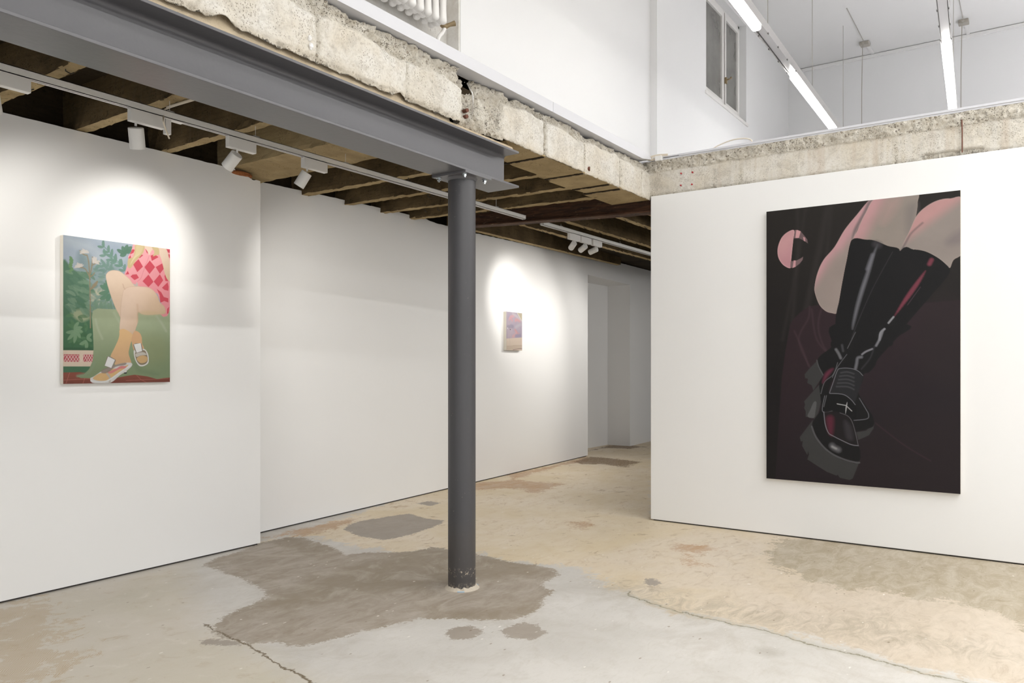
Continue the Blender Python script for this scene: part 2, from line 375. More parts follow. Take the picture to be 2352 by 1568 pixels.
# ================================================================== FLOOR
FP = lambda pts: np.array([tuple(at(x, y, Z=0.0))[:2] for x, y in pts])
def build_floor():
    x0, x1, y0, y1 = -0.5, 13.5, -2.0, 6.3
    step = 0.03
    u = np.arange(x0, x1, step); v = np.arange(y0, y1, step); U, V = np.meshgrid(u, v)
    A = {}
    cream = [(560,1262),(690,1228),(905,1268),(1090,1268),(1165,1288),(1290,1300),(1340,1305),(1385,1335),(1450,1372),(1530,1395),(1600,1415),(1700,1432),(1790,1450),(1880,1470),(1960,1490),(2050,1520),(2150,1545),(2352,1580),(2500,1600),(2500,1300),(2352,1290),(1500,1190),(1500,1000),(1330,1030),(1000,1120)]
    P_ = FP(cream); A['cream'] = sdf(U, V, P_)
    main = [(468,1297),(530,1320),(596,1346),(619,1367),(585,1385),(549,1401),(528,1410),(506,1418),(498,1432),(489,1448),(525,1468),(570,1477),(630,1477),(693,1484),(753,1475),(800,1460),(859,1443),(915,1428),(965,1418),(1030,1420),(1097,1423),(1160,1421),(1199,1416),(1228,1404),(1246,1388),(1250,1372),(1265,1354),(1240,1344),(1262,1330),(1282,1320),(1268,1306),(1246,1299),(1205,1294),(1165,1290),(1125,1279),(1089,1273),(1060,1262),(987,1256),(950,1266),(910,1269),(850,1268),(795,1273),(745,1250),(698,1235),(655,1233),(620,1243),(596,1248),(560,1262),(500,1280)]
    A['dark'] = sdf(U, V, FP(main))
    dk = [(619,1367),(690,1345),(760,1320),(820,1290),(900,1280),(987,1258),(1060,1264),(1120,1280),(1230,1298),(1270,1318),(1180,1325),(1090,1330),(1000,1345),(880,1360),(800,1365),(700,1390),(600,1400)]
    dk2 = [(655,1235),(720,1245),(785,1270),(740,1278),(690,1262),(640,1250)]
    dk3 = [(1000,1400),(1070,1405),(1180,1395),(1235,1375),(1245,1385),(1195,1412),(1097,1420),(1010,1416)]
    A['darker'] = np.maximum.reduce([sdf(U, V, FP(q)) for q in (dk, dk2, dk3)])
    patch = [[(789,1216),(800,1205),(825,1197),(885,1187),(940,1179),(974,1190),(1023,1195),(1012,1203),(970,1218),(931,1231),(880,1240),(825,1231)],
             [(1021,1452),(1045,1440),(1076,1437),(1114,1450),(1080,1467),(1038,1468)],
             [(1150,1448),(1175,1436),(1208,1426),(1240,1440),(1257,1454),(1229,1469),(1165,1465)],
             [(455,1472),(490,1468),(540,1470),(560,1480),(520,1484),(470,1478)],
             [(957,1156),(985,1150),(1012,1155),(990,1162)], [(1480,1330),(1500,1326),(1520,1338),(1505,1345),(1485,1343)]]
    A['patch'] = np.maximum.reduce([sdf(U, V, FP(q)) for q in patch])
    tan = [(1793,1236),(1762,1275),(1775,1298),(1830,1318),(1870,1335),(1930,1352),(2000,1355),(2060,1362),(2100,1377),(2180,1380),(2230,1395),(2290,1408),(2380,1450),(2500,1440),(2500,1300),(2352,1297),(2100,1262),(1900,1240)]
    A['tan'] = sdf(U, V, FP(tan))
    brown = [[(1050,1122),(1100,1108),(1182,1101),(1240,1107),(1292,1112),(1253,1126),(1233,1132),(1207,1130),(1202,1123),(1160,1119),(1100,1126)],
             [(1180,1100),(1160,1090),(1260,1072),(1350,1047),(1350,1060),(1290,1068),(1240,1083),(1200,1095)],
             [(620,1232),(680,1215),(760,1200),(820,1190),(760,1216),(700,1228)],
             [(1545,1250),(1620,1253),(1652,1262),(1600,1268),(1548,1263)], [(1578,1272),(1596,1274),(1592,1290),(1610,1298),(1580,1296)], [(1310,1200),(1345,1197),(1358,1208),(1325,1214)]]
    A['brown'] = np.maximum.reduce([sdf(U, V, FP(q)) for q in brown])
    umber = [[(1321,1061),(1355,1048),(1389,1051),(1472,1060),(1435,1072),(1379,1065),(1340,1066)],
             [(1350,1036),(1412,1019),(1447,1022),(1480,1026),(1440,1030),(1390,1028)]]
    A['umber'] = np.maximum.reduce([sdf(U, V, FP(q)) for q in umber])
    glue = [(-60,1400),(40,1380),(120,1385),(140,1395),(130,1415),(160,1430),(150,1455),(165,1470),(140,1490),(190,1500),(185,1530),(120,1545),(90,1568),(40,1600),(-60,1600)]
    A['glue'] = sdf(U, V, FP(glue))
    band = [(1340,1330),(1400,1335),(1500,1345),(1600,1372),(1700,1385),(1900,1420),(2000,1400),(2080,1440),(2352,1500),(2352,1520),(2100,1490),(1900,1460),(1700,1430),(1550,1400),(1420,1370)]
    A['band'] = sdf(U, V, FP(band))
    crack = np.array([(480,1442),(530,1463),(568,1480),(590,1498),(625,1515),(660,1535),(700,1556),(730,1575),(820,1620)], float)
    A['crack'] = dist_path(U, V, FP(crack), False)
    crack2 = [(1440,1368),(1520,1392),(1600,1415),(1700,1437),(1790,1456),(1880,1484),(1990,1510),(2100,1540),(2352,1600),(2500,1640)]
    A['crack2'] = sdf(U, V, FP(crack2 + [(2500,1300),(1500,1190)])); A['c2gate'] = dist_path(U, V, FP(crack2), False)
    A['blot'] = np.sqrt((U - at(1763, 1497, Z=0).x)**2 + (V - at(1763, 1497, Z=0).y)**2)
    # the front zone left of the crack is warmer than the trowelled zone on its right
    left = [(-900,1300),(0,1387),(420,1292),(480,1442),(568,1480),(625,1515),(700,1556),(820,1620),(900,1900),(-900,1900)]
    A['left'] = sdf(U, V, FP(left))
    col = at(1059.5, 1347, Z=0)
    A['rim'] = np.sqrt((U - 3.585)**2 + (V - 2.812)**2)
    nv, nu = U.shape; idx = np.arange(nu*nv).reshape(nv, nu)
    F = np.stack([idx[:-1,:-1], idx[:-1,1:], idx[1:,1:], idx[1:,:-1]], -1).reshape(-1, 4)
    V3 = np.stack([U, V, np.zeros_like(U)], -1)
    extra = [(-4.2,-5.2,0),(x0,-5.2,0),(14.2,-5.2,0),(14.2,y0,0),(x0,y0,0),(-4.2,y0,0),(-4.2,6.6,0),(x0,6.6,0),(float(u[-1]),6.6,0),(14.2,6.6,0),(float(u[-1]),y0,0),(float(u[-1]),-5.2,0),(x0,float(v[-1]),0),(float(u[-1]),float(v[-1]),0)]
    n0 = nu * nv
    verts = np.concatenate([V3.reshape(-1,3), np.array(extra)])
    faces = [tuple(f) for f in F.tolist()]
    e = lambda i: n0 + i
    faces += [(e(0),e(1),e(4),e(5)), (e(1),e(11),e(10),e(4)), (e(11),e(2),e(3),e(10)), (e(5),e(4),e(7),e(6)), (e(10),e(3),e(9),e(8)), (e(12),e(13),e(8),e(7))]
    me = bpy.data.meshes.new('floor'); me.from_pydata(verts.tolist(), [], faces); me.update()
    for k, a in A.items():
        at_ = me.attributes.new(k, 'FLOAT', 'POINT')
        at_.data.foreach_set('value', np.concatenate([a.reshape(-1), np.full(len(extra), 5.0 if k in ('crack','rim','c2gate','blot') else -5.0)]).astype(np.float32))
    o = bpy.data.objects.new('floor', me); C.objects.link(o); tag(o, kind='structure')
    m, nt, b = new_mat('worn_concrete_floor'); g = NG(nt); p = g.pos()
    n1 = g.noise(p, 1.3, 3, 0.6, 0.6); n2 = g.noise(p, 7, 5, 0.7, 0.5); n3 = g.noise(p, 45, 4, 0.7); n4 = g.noise(p, 220, 2, 0.7)
    strk = g.noise(g.map(p, (1.0, 2.6, 1), rot=(0, 0, 0.96)), 4.0, 5, 0.72, 0.8)
    trow = g.noise(g.map(p, (1.0, 3.0, 1), rot=(0, 0, 0.9)), 9.0, 4, 0.65, 2.0)
    def mask(name, amp=0.05, w=0.01, amp2=0.02):
        s = g.m('ADD', g.attr(name), g.m('MULTIPLY', g.m('SUBTRACT', n2, 0.5), amp))
        s = g.m('ADD', s, g.m('MULTIPLY', g.m('SUBTRACT', n3, 0.5), amp2))
        return g.rng(s, -w, w)
    K = 1.0
    grey = g.mix(g.rng(n1, 0.3, 0.7), rgb(192, 188, 181, K), rgb(208, 204, 198, K))
    grey = g.mix(g.rng(g.noise(p, 2.4, 6, 0.72, 1.2), 0.5, 0.68, 0, 0.5), grey, rgb(178, 171, 160, K))
    grey = g.mix(g.rng(trow, 0.5, 0.75, 0, 0.35), grey, rgb(178, 172, 160, K))
    warm = g.mix(g.rng(n1, 0.3, 0.7), rgb(194, 187, 170, K), rgb(206, 198, 186, K))
    warm = g.mix(g.rng(n2, 0.58, 0.70, 0, 0.5), warm, rgb(176, 160, 136, K)); warm = g.mix(g.rng(n2, 0.42, 0.30, 0, 0.5), warm, rgb(214, 206, 194, K))
    warm = g.mix(g.rng(strk, 0.55, 0.75, 0, 0.3), warm, rgb(186, 168, 142, K))
    c = g.mix(mask('left', 0.25, 0.12), grey, warm)
    crm = g.mix(g.rng(n1, 0.35, 0.65), rgb(214, 198, 168, K), rgb(222, 209, 188, K))
    crm = g.mix(g.rng(strk, 0.50, 0.75, 0, 0.30), crm, rgb(194, 166, 126, K))
    crm = g.mix(g.rng(strk, 0.42, 0.30, 0, 0.5), crm, rgb(222, 208, 190, K))
    blot = g.noise(g.map(p, (1, 2.2, 1), rot=(0, 0, 0.96)), 5.0, 6, 0.75, 1.5)
    crm = g.mix(g.m('MULTIPLY', g.rng(blot, 0.54, 0.68, 0, 0.8), g.rng(n1, 0.42, 0.62, 0.12, 1)), crm, rgb(182, 154, 116, K))
    crm = g.mix(g.rng(blot, 0.40, 0.30, 0, 0.6), crm, rgb(226, 214, 194, K))
    crm = g.mix(g.m('MULTIPLY', g.rng(n2, 0.60, 0.68), 0.5), crm, rgb(150, 124, 92, K))
    # towards the partition the paint is paler and pinker
    sx = g.N.new('ShaderNodeSeparateXYZ'); g.link(p, sx.inputs[0])
    pale = g.rng(g.m('ADD', g.m('MULTIPLY', sx.outputs['Y'], -1), g.m('MULTIPLY', n1, 1.2)), -2.2, -0.3, 0, 1)
    crm = g.mix(g.m('MULTIPLY', pale, 0.75), crm, g.mix(g.rng(blot, 0.40, 0.75), rgb(196, 183, 168, K), rgb(170, 158, 142, K)))
    c = g.mix(mask('cream', 0.5, 0.03, 0.2), c, crm)
    bd = g.m('MULTIPLY', mask('band', 0.35, 0.1), g.rng(blot, 0.40, 0.62, 0.05, 0.65))
    c = g.mix(bd, c, rgb(164, 154, 136, K))
    tn = g.mix(g.rng(strk, 0.35, 0.6), rgb(186, 176, 158, K), rgb(164, 151, 128, K))
    tn = g.mix(g.rng(n3, 0.60, 0.68, 0, 0.5), tn, rgb(214, 206, 190, K))
    tn = g.mix(g.m('MULTIPLY', g.rng(n2, 0.62, 0.70), 0.4), tn, rgb(136, 122, 96, K))
    c = g.mix(mask('tan', 0.5, 0.012, 0.3), c, tn)
    br = g.mix(g.rng(strk, 0.4, 0.6), rgb(178, 140, 100, K), rgb(190, 164, 138, K))
    c = g.mix(g.m('MULTIPLY', mask('brown', 0.4, 0.03, 0.3), 0.85), c, br)
    c = g.mix(g.m('MULTIPLY', mask('umber', 0.3, 0.03, 0.3), g.rng(n3, 0.3, 0.6, 0.45, 0.95)), c, rgb(112, 86, 56, K))
    gl = g.mix(0.0, rgb(186, 166, 136, K), rgb(186, 166, 136, K))
    wave = g.N.new('ShaderNodeTexWave'); wave.inputs['Scale'].default_value = 34; wave.inputs['Distortion'].default_value = 9; wave.inputs['Detail Scale'].default_value = 0.35
    g.link(g.map(p, rot=(0, 0, 0.9)), wave.inputs['Vector'])
    gm = g.m('MULTIPLY', g.rng(g.m('ADD', g.attr('glue'), g.m('MULTIPLY', g.m('SUBTRACT', n2, 0.52), 1.2)), -0.02, 0.03), g.rng(wave.outputs['Fac'], 0.3, 0.6, 0.15, 0.9))
    c = g.mix(gm, c, gl)
    dark = g.mix(g.rng(strk, 0.38, 0.66), rgb(150, 138, 122, K), rgb(172, 162, 150, K))
    dark = g.mix(g.m('MULTIPLY', mask('darker', 0.25, 0.08), 0.75), dark, g.mix(n2, rgb(132, 118, 98, K), rgb(148, 136, 118, K)))
    dark = g.mix(g.rng(g.noise(p, 3.2, 5, 0.7, 1.0), 0.52, 0.68, 0, 0.6), dark, rgb(182, 173, 161, K))
    c = g.mix(mask('dark', 0.16, 0.008, 0.14), c, dark)
    c = g.mix(mask('patch', 0.08, 0.006, 0.10), c, g.mix(strk, rgb(150, 141, 130, K), rgb(166, 156, 144, K)))
    c = g.mix(g.rng(g.m('ADD', g.attr('rim'), g.m('MULTIPLY', n2, 0.10)), 0.20, 0.12, 0, 0.7), c, rgb(188, 178, 164, K))
    jit = g.m('MULTIPLY', g.m('SUBTRACT', n2, 0.5), 0.12)
    ck = g.m('ABSOLUTE', g.m('ADD', g.attr('left'), jit)); ckm = g.m('MULTIPLY', g.rng(ck, 0.009, 0.003), g.rng(g.attr('crack'), 0.10, 0.06))
    c = g.mix(ckm, c, rgb(112, 98, 76))
    ck2 = g.m('ABSOLUTE', g.m('ADD', g.attr('crack2'), jit)); gate2 = g.rng(g.attr('c2gate'), 0.12, 0.08)
    c = g.mix(g.m('MULTIPLY', g.m('MULTIPLY', g.rng(ck2, 0.05, 0.0), gate2), 0.35), c, rgb(150, 146, 128))
    c = g.mix(g.m('MULTIPLY', g.m('MULTIPLY', g.rng(ck2, 0.008, 0.003), gate2), 0.8), c, rgb(128, 122, 100))
    c = g.mix(g.rng(g.m('ADD', g.attr('blot'), g.m('MULTIPLY', n3, 0.06)), 0.12, 0.03, 0, 0.5), c, rgb(140, 132, 116))
    c = g.mix(g.rng(g.m('ADD', g.attr('blot'), g.m('MULTIPLY', n3, 0.03)), 0.032, 0.024), c, rgb(92, 84, 70))
    # sparse scuffs: small brown, dark and white specks
    v = g.N.new('ShaderNodeTexVoronoi'); v.inputs['Scale'].default_value = 11; g.link(g.map(p, (1, 1.9, 1), rot=(0, 0, 0.2)), v.inputs['Vector'])
    sc = g.N.new('ShaderNodeSeparateColor'); g.link(v.outputs['Color'], sc.inputs[0])
    spot = g.m('MULTIPLY', g.rng(sc.outputs[0], 0.60, 0.62), g.rng(g.m('ADD', v.outputs['Distance'], g.m('MULTIPLY', n3, 0.30)), 0.27, 0.22))
    c = g.mix(g.m('MULTIPLY', spot, 0.75), c, g.mix(g.rng(sc.outputs[1], 0.45, 0.55), rgb(128, 112, 90), rgb(232, 228, 220, K)))
    c = g.mix(g.rng(n4, 0.55, 0.8, 0, 0.18), c, rgb(150, 138, 118))
    g.link(c, b.inputs['Base Color'])
    g.link(g.rng(n2, 0.3, 0.7, 0.42, 0.6), b.inputs['Roughness']); b.inputs['Specular IOR Level'].default_value = 0.35
    h = g.noise(p, 40, 3, 0.7)
    g.link(g.bump(h, 0.22, 0.003), b.inputs['Normal'])
    me.materials.append(m)
    return o
build_floor()

# ================================================================== WALLS AND SHELL
def struct(mb, name, mat, **k): return tag(mb.build(name, mat, **k), kind='structure')
def ragged_top(x0, x1, z_of, seedv, amp=0.004, step=0.02):
    xs = np.arange(x0, x1 + 1e-6, step).tolist()
    if xs[-1] < x1 - 1e-4: xs.append(x1)
    return [(x, z_of(x) + amp * noise.noise(Vector((x * 14, seedv, 0)))) for x in xs]
def wall_panel(line_pts, top, y_of, thick, z0=0.0):
    """upright panel facing -Y: line_pts = list of (x, ztop)"""
    mb = MB(); n = len(line_pts); vs = []; fs = []
    for (x, z) in line_pts:
        y = y_of(x); vs += [(x, y, z0), (x, y, z), (x, y + thick, z), (x, y + thick, z0)]
    for i in range(n - 1):
        a = 4 * i; b_ = 4 * (i + 1)
        for k in range(4): fs.append((a + k, b_ + k, b_ + (k + 1) % 4, a + (k + 1) % 4))
    fs += [(0, 1, 2, 3), tuple(4 * (n - 1) + k for k in (3, 2, 1, 0))]
    mb.add(vs, fs); return mb
# near left wall, with the broken-off corner at its upper right end
def ztop_near(x):
    z = 2.688
    if x > 3.40: z -= 0.012 + 0.02 * max(0, noise.noise(Vector((x * 30, 3, 1)))) + 0.03 * min(1, (x - 3.40) / 0.16)
    return z
struct(wall_panel(ragged_top(-4.1, 3.617, ztop_near, 1.0, 0.003, 0.02), None, lambda x: 4.70, 0.10, 0.012), 'wall_left', M['wall'])
# back wall
tops = [(598.6,417.4),(722.7,444.1),(820,465.4),(900,483.4),(979,502.5),(983,505),(1000,512),(1027,518.5),(1060,522),(1091,535),(1250,570),(1405,604)]
TP = [(atb(x, y).x, atb(x, y).z) for x, y in tops] + [(10.66, 2.915), (12.383, 2.938), (14.1, 2.94)]
def ztop_back(x):
    if x <= TP[0][0]: return TP[0][1]
    for a, b_ in zip(TP[:-1], TP[1:]):
        if a[0] <= x <= b_[0]: return a[1] + (b_[1] - a[1]) * (x - a[0]) / (b_[0] - a[0] + 1e-9)
    return TP[-1][1]
NX0, NX1, NZ = 9.821, 11.43, 2.612     # recess opening
struct(wall_panel(ragged_top(3.5, NX0, ztop_back, 2.0, 0.005, 0.03), None, wby, 0.10, 0.012), 'wall_back', M['wall'])
struct(wall_panel(ragged_top(NX1, 14.1, ztop_back, 3.0, 0.004, 0.05), None, wby, 0.10, 0.0), 'wall_back_far', M['wall'])
struct(wall_panel(ragged_top(NX0, NX1, ztop_back, 4.0, 0.004, 0.03), None, wby, 0.10, NZ), 'wall_lintel', M['wall'])
mb = MB()   # recess: back and two jambs and its soffit
yb = 5.92
mb.box(NX0 - 0.1, NX1 + 0.4, yb, yb + 0.08, 0, 2.75)
mb.box(NX1 + 0.0, NX1 + 0.08, wby(NX1) + 0.1, yb, 0, 2.75); mb.box(NX0 - 0.08, NX0, wby(NX0) + 0.1, yb, 0, 2.75)
mb.prism([(NX0, wby(NX0) + 0.1), (NX1, wby(NX1) + 0.1), (NX1, yb), (NX0, yb)], NZ, NZ + 0.08)
struct(mb, 'wall_recess', M['wall'])
# step return between the two planes
mb = MB(); mb.box(3.55, 3.617, 4.80, 5.2, 0, 2.68); struct(mb, 'wall_return', M['wall'])
# concrete behind the top of the plastered walls
mb = MB(); mb.box(-4.2, 3.7, 4.86, 4.95, 2.5, 2.96)
mb.prism([(3.7, 5.14), (14.2, wby(14.2) + 0.15), (14.2, wby(14.2) + 0.25), (3.7, 5.24)], 2.66, 2.96); struct(mb, 'wall_core', M['ribdark'])
# dark joint under the plaster boards
mb = MB(); mb.box(-4.1, 3.60, 4.712, 4.78, 0, 0.02)
mb.prism([(3.62, wby(3.62) + .012), (NX0 - .02, wby(NX0) + .012), (NX0 - .02, wby(NX0) + .09), (3.62, wby(3.62) + .09)], 0, 0.02)
mb.box(XR + 0.012, XR + 0.12, -5.0, YF - 0.02, 0, 0.02)
struct(mb, 'trim_1', M['gap'])
# right partition
mb = MB(); mb.box(XR, XR + 0.13, -5.1, YF, 0.010, 2.728); struct(mb, 'wall_right', M['wall'], bevel=0.003)
# enclosure out of the frame (both floors)
def wall_with_openings(name, axis, fixed, a0, a1, z1, holes):
    mb = MB(); cur = a0
    def bx(p, q, za, zb):
        if axis == 'y': mb.box(fixed - 0.1, fixed, p, q, za, zb)
        else: mb.box(p, q, fixed - 0.1, fixed, za, zb)
    for (p, q, za, zb) in holes:
        bx(cur, p, 0, z1); bx(p, q, 0, za); bx(p, q, zb, z1); cur = q
        l = bpy.data.lights.new('sky_fill_portal', 'AREA'); l.shape = 'RECTANGLE'; l.size = q - p; l.size_y = zb - za; l.cycles.is_portal = True
        lo = bpy.data.objects.new('sky_fill_portal', l); C.objects.link(lo)
        c_ = ((p + q) / 2, (za + zb) / 2)
        lo.location = (fixed - 0.05, c_[0], c_[1]) if axis == 'y' else (c_[0], fixed - 0.05, c_[1])
        lo.rotation_euler = Vector((1, 0, 0) if axis == 'y' else (0, 1, 0)).to_track_quat('-Z', 'Y').to_euler()
    bx(cur, a1, 0, z1); return struct(mb, name, M['wall'])
# openings added in the unseen walls to let in sky light as fill
wall_with_openings('wall_behind', 'y', -4.1, -5.1, 6.6, ZC, [(-4.6, 4.3, 0.25, 2.6)])
wall_with_openings('wall_side', 'x', -5.1, -4.2, 14.2, ZC, [(-3.6, 5.4, 0.4, 2.9), (7.0, 13.4, 0.5, 2.6)])
mb = MB(); mb.box(14.1, 14.2, -5.1, 6.6, 0, 2.95); struct(mb, 'wall_end', M['wall'])
# upper floor walls
YW, YN, YWW = 3.0, 3.10, 2.93
mb = MB(); mb.box(3.81, 6.64, YW, YW + 0.12, 3.03, ZC); mb.box(-4.1, 1.2, YW, YW + 0.12, 3.03, ZC); mb.box(1.2, 3.81, YW, YW + .12, 4.3, ZC)
struct(mb, 'wall_upper', M['wall'])
mb = MB(); mb.box(1.1, 3.80, YN, YN + 0.08, 3.03, 4.4); struct(mb, 'wall_niche', M['oldpaint'])
mb = MB(); mb.box(3.795, 3.812, 3.004, YN, 3.03, 4.3); struct(mb, 'wall_jamb', M['oldpaint'])
WX0, WX1, WZ0, WZ1 = 7.90, 9.24, 4.205, 5.375
mb = MB(); mb.box(6.64, WX0, YWW, YWW + 0.2, 3.03, ZC); mb.box(WX1, XB + 0.1, YWW, YWW + 0.2, 3.03, ZC)
mb.box(WX0, WX1, YWW, YWW + 0.2, 3.03, WZ0); mb.box(WX0, WX1, YWW, YWW + 0.2, WZ1, ZC); struct(mb, 'wall_window', M['wall'])
mb = MB(); mb.box(XB, XB + 0.1, -5.1, YWW, 3.03, ZC); struct(mb, 'wall_upper_end', M['wall'])
mb = MB(); mb.box(-4.2, XB + 0.1, -5.2, 3.3, ZC, ZC + 0.1); struct(mb, 'ceiling', M['ceil'])
# trunking between ceiling and end wall
mb = MB(); mb.box(XB - 0.035, XB, -5.0, YWW, ZC - 0.05, ZC - 0.006); struct(mb, 'trim_2', M['ceil'], bevel=0.004)

# ------------------------------------------------------------------ window
wn = empty('window_1', (WX0, 3.02, WZ0)); tag(wn, kind='structure')
xm = (at(1657, 100, Y=3.02).x + at(1661, 100, Y=3.02).x) / 2
mb = MB(); t = 0.045
mb.box(WX0, WX0 + 0.05, 3.015, 3.09, WZ0, WZ1); mb.box(WX1 - 0.05, WX1, 3.015, 3.09, WZ0, WZ1)
mb.box(WX0, WX1, 3.015, 3.09, WZ0, WZ0 + 0.05); mb.box(WX0, WX1, 3.015, 3.09, WZ1 - 0.04, WZ1)
part(mb, 'window_frame', M['frame'], wn, bevel=0.004)
for a, b_ in ((WX0 + 0.05, xm - 0.006), (xm + 0.006, WX1 - 0.05)):
    mb = MB(); w = 0.062
    mb.box(a, a + w, 2.995, 3.05, WZ0 + 0.05, WZ1 - 0.05); mb.box(b_ - w, b_, 2.995, 3.05, WZ0 + 0.05, WZ1 - 0.05)
    mb.box(a + w, b_ - w, 2.995, 3.05, WZ0 + 0.05, WZ0 + 0.05 + w); mb.box(a + w, b_ - w, 2.995, 3.05, WZ1 - 0.05 - w, WZ1 - 0.05)
    sash = part(mb, 'sash', M['frame'], wn, bevel=0.005)
    mb = MB(); mb.box(a + w - 0.004, b_ - w + 0.004, 3.018, 3.024, WZ0 + 0.05 + w - 0.004, WZ1 - 0.05 - w + 0.004)
    part(mb, 'pane', M['glass'], wn)
mb = MB(); mb.tube([(xm, 2.985, WZ0 + 0.06), (xm, 2.985, WZ1 - 0.05)], 0.009, 8)
part(mb, 'locking_rod', M['frame'], wn)
mb = MB(); hz = at(1662, 182, Y=2.98).z
mb.box(xm - 0.014, xm + 0.014, 2.965, 2.99, hz - 0.03, hz + 0.04); mb.tube([(xm, 2.97, hz + 0.01), (xm, 2.94, hz + 0.015), (xm + 0.03, 2.935, hz + 0.03), (xm + 0.05, 2.935, hz + 0.045)], [0.007, 0.007, 0.009, 0.013], 8)
part(mb, 'handle', M['brass'], wn, smooth=True)
mb = MB(); mb.box(WX0 - 0.03, WX1 + 0.05, 2.915, 3.02, WZ0 - 0.035, WZ0); part(mb, 'sill', M['frame'], wn, bevel=0.006)
mb = MB(); mb.box(WX0 - 0.1, WX1 + 0.1, 3.5, 3.55, WZ0 - 0.2, WZ1 + 0.2); mb.box(WX0 - 0.1, WX1 + .1, 3.1, 3.5, WZ1 + .1, WZ1 + .15)
mb.box(WX0 - .1, WX1 + .1, 3.13, 3.5, WZ0 - .2, WZ0 - .15); mb.box(WX0 - .1, WX0 - .05, 3.13, 3.5, WZ0 - .2, WZ1 + .15); mb.box(WX1 + .05, WX1 + .1, 3.13, 3.5, WZ0 - .2, WZ1 + .15)
struct(mb, 'wall_dark_box', M['dark'])  # dark box added behind the panes so the glass stays dark

# ================================================================== SLAB: deck, ribs, broken edges
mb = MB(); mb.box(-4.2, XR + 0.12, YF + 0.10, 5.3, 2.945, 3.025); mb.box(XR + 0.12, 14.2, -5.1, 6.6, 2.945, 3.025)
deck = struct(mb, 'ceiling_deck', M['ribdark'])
BOT = set()
def rib_mesh(a, b_, w, z_a, z_b, ztop, along, seedv, amp=0.006, step=0.04):
    """rib from a to b along an axis; w=(lo,hi) across; bottom height goes z_a -> z_b; faces gently broken"""
    n = max(2, int(abs(b_ - a) / step)); prof_n = [(0, 1), (0, .5), (0, .12), (0, 0), (.12, 0), (.5, 0), (.88, 0), (1, 0), (1, .12), (1, .5), (1, 1)]
    mb = MB(); vs = []; k = len(prof_n)
    for i in range(n + 1):
        t = i / n; q = a + (b_ - a) * t; zb = z_a + (z_b - z_a) * t
        for j, (u, h) in enumerate(prof_n):
            x = w[0] + (w[1] - w[0]) * u; z = zb + (ztop - zb) * h
            nz = noise.noise(Vector((q * 9 + seedv * 7, j * 1.7, seedv))) * amp; n2 = noise.noise(Vector((q * 31, j * 2.1 + 5, seedv))) * amp * 0.8
            if h < 1: x += nz + n2
            if h < .5: z += n2 + abs(nz) * (1.3 if (u, h) in ((0, 0), (1, 0)) else 0.3)
            vs.append((x, q, z) if along == 'y' else (q, x, z))
    fs = [(i*k+j, i*k+j+1, (i+1)*k+j+1, (i+1)*k+j) for i in range(n) for j in range(k-1)]
    fs += [tuple(range(k)), tuple(range(n*k, (n+1)*k))[::-1]]
    mb.add(vs, fs); return mb
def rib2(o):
    # underside faces get the paler material, flanks keep the darker one
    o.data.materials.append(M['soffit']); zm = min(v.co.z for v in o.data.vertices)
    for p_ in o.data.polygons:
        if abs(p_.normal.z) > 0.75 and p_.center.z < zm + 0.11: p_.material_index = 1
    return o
ribs = empty('ceiling_ribs', (0, 0, 2.70)); tag(ribs, kind='structure')
YS = 3.06
spec = [(-0.90,-0.82),(-0.36,-0.28),(0.18,0.26),(0.72,0.80),(1.25,1.33),(1.79,1.87),(2.316,2.392),(2.855,2.93)]
for i, (a, b_) in enumerate(spec):
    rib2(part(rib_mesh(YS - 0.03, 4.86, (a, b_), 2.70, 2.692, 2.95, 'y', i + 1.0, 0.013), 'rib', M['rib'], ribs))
part(rib_mesh(YS - 0.03, 4.95, (3.375, 3.80), 2.70, 2.695, 2.95, 'y', 9.3, 0.008), 'rib', M['soffit'], ribs)
for i, (a, b_) in enumerate([(4.285, 4.36), (4.79, 4.865), (5.27, 5.35), (5.70, 5.78)]):
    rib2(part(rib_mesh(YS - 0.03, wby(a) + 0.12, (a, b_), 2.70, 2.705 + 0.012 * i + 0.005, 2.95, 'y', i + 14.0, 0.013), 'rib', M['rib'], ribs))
for i, (y, x0, x1) in enumerate([(2.99, 6.2, 14.1), (3.29, 6.2, 14.1), (3.81, 6.2, 14.1), (4.27, 6.2, 14.1)]):
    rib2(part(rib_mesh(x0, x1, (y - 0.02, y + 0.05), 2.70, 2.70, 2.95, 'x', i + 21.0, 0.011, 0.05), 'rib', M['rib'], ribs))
mb = rib_mesh(6.2, 10.62, (4.98, 5.06), 2.745, 2.83, 2.95, 'x', 31.0, 0.006, 0.05)
# follow the back wall
mb.v = [(x, y + WBK * (x - 6.2), z) for x, y, z in mb.v]
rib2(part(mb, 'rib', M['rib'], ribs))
# bent wire hooks left in the rib soffits
hooks = MB()
for (a, b_) in spec[5:] + [(4.285, 4.36), (4.79, 4.865), (5.27, 5.35)]:
    for q in range(2):
        y = random.uniform(3.4, 4.6); x = (a + b_) / 2 + random.uniform(-.02, .02)
        hooks.tube([(x, y, 2.705), (x + .004, y + .006, 2.688), (x + .03, y + .012, 2.684), (x + .045, y + .012, 2.694)], 0.0028, 5)
for y in (2.99, 3.29, 3.81, 4.27):
    for q in range(9):
        x = 6.4 + q * 0.42 + random.uniform(-.1, .1)
        hooks.tube([(x, y + .015, 2.705), (x + .01, y + .01, 2.69), (x + .05, y + .01, 2.688)], 0.003, 5)
part(hooks, 'wire_hook', M['black'], ribs)
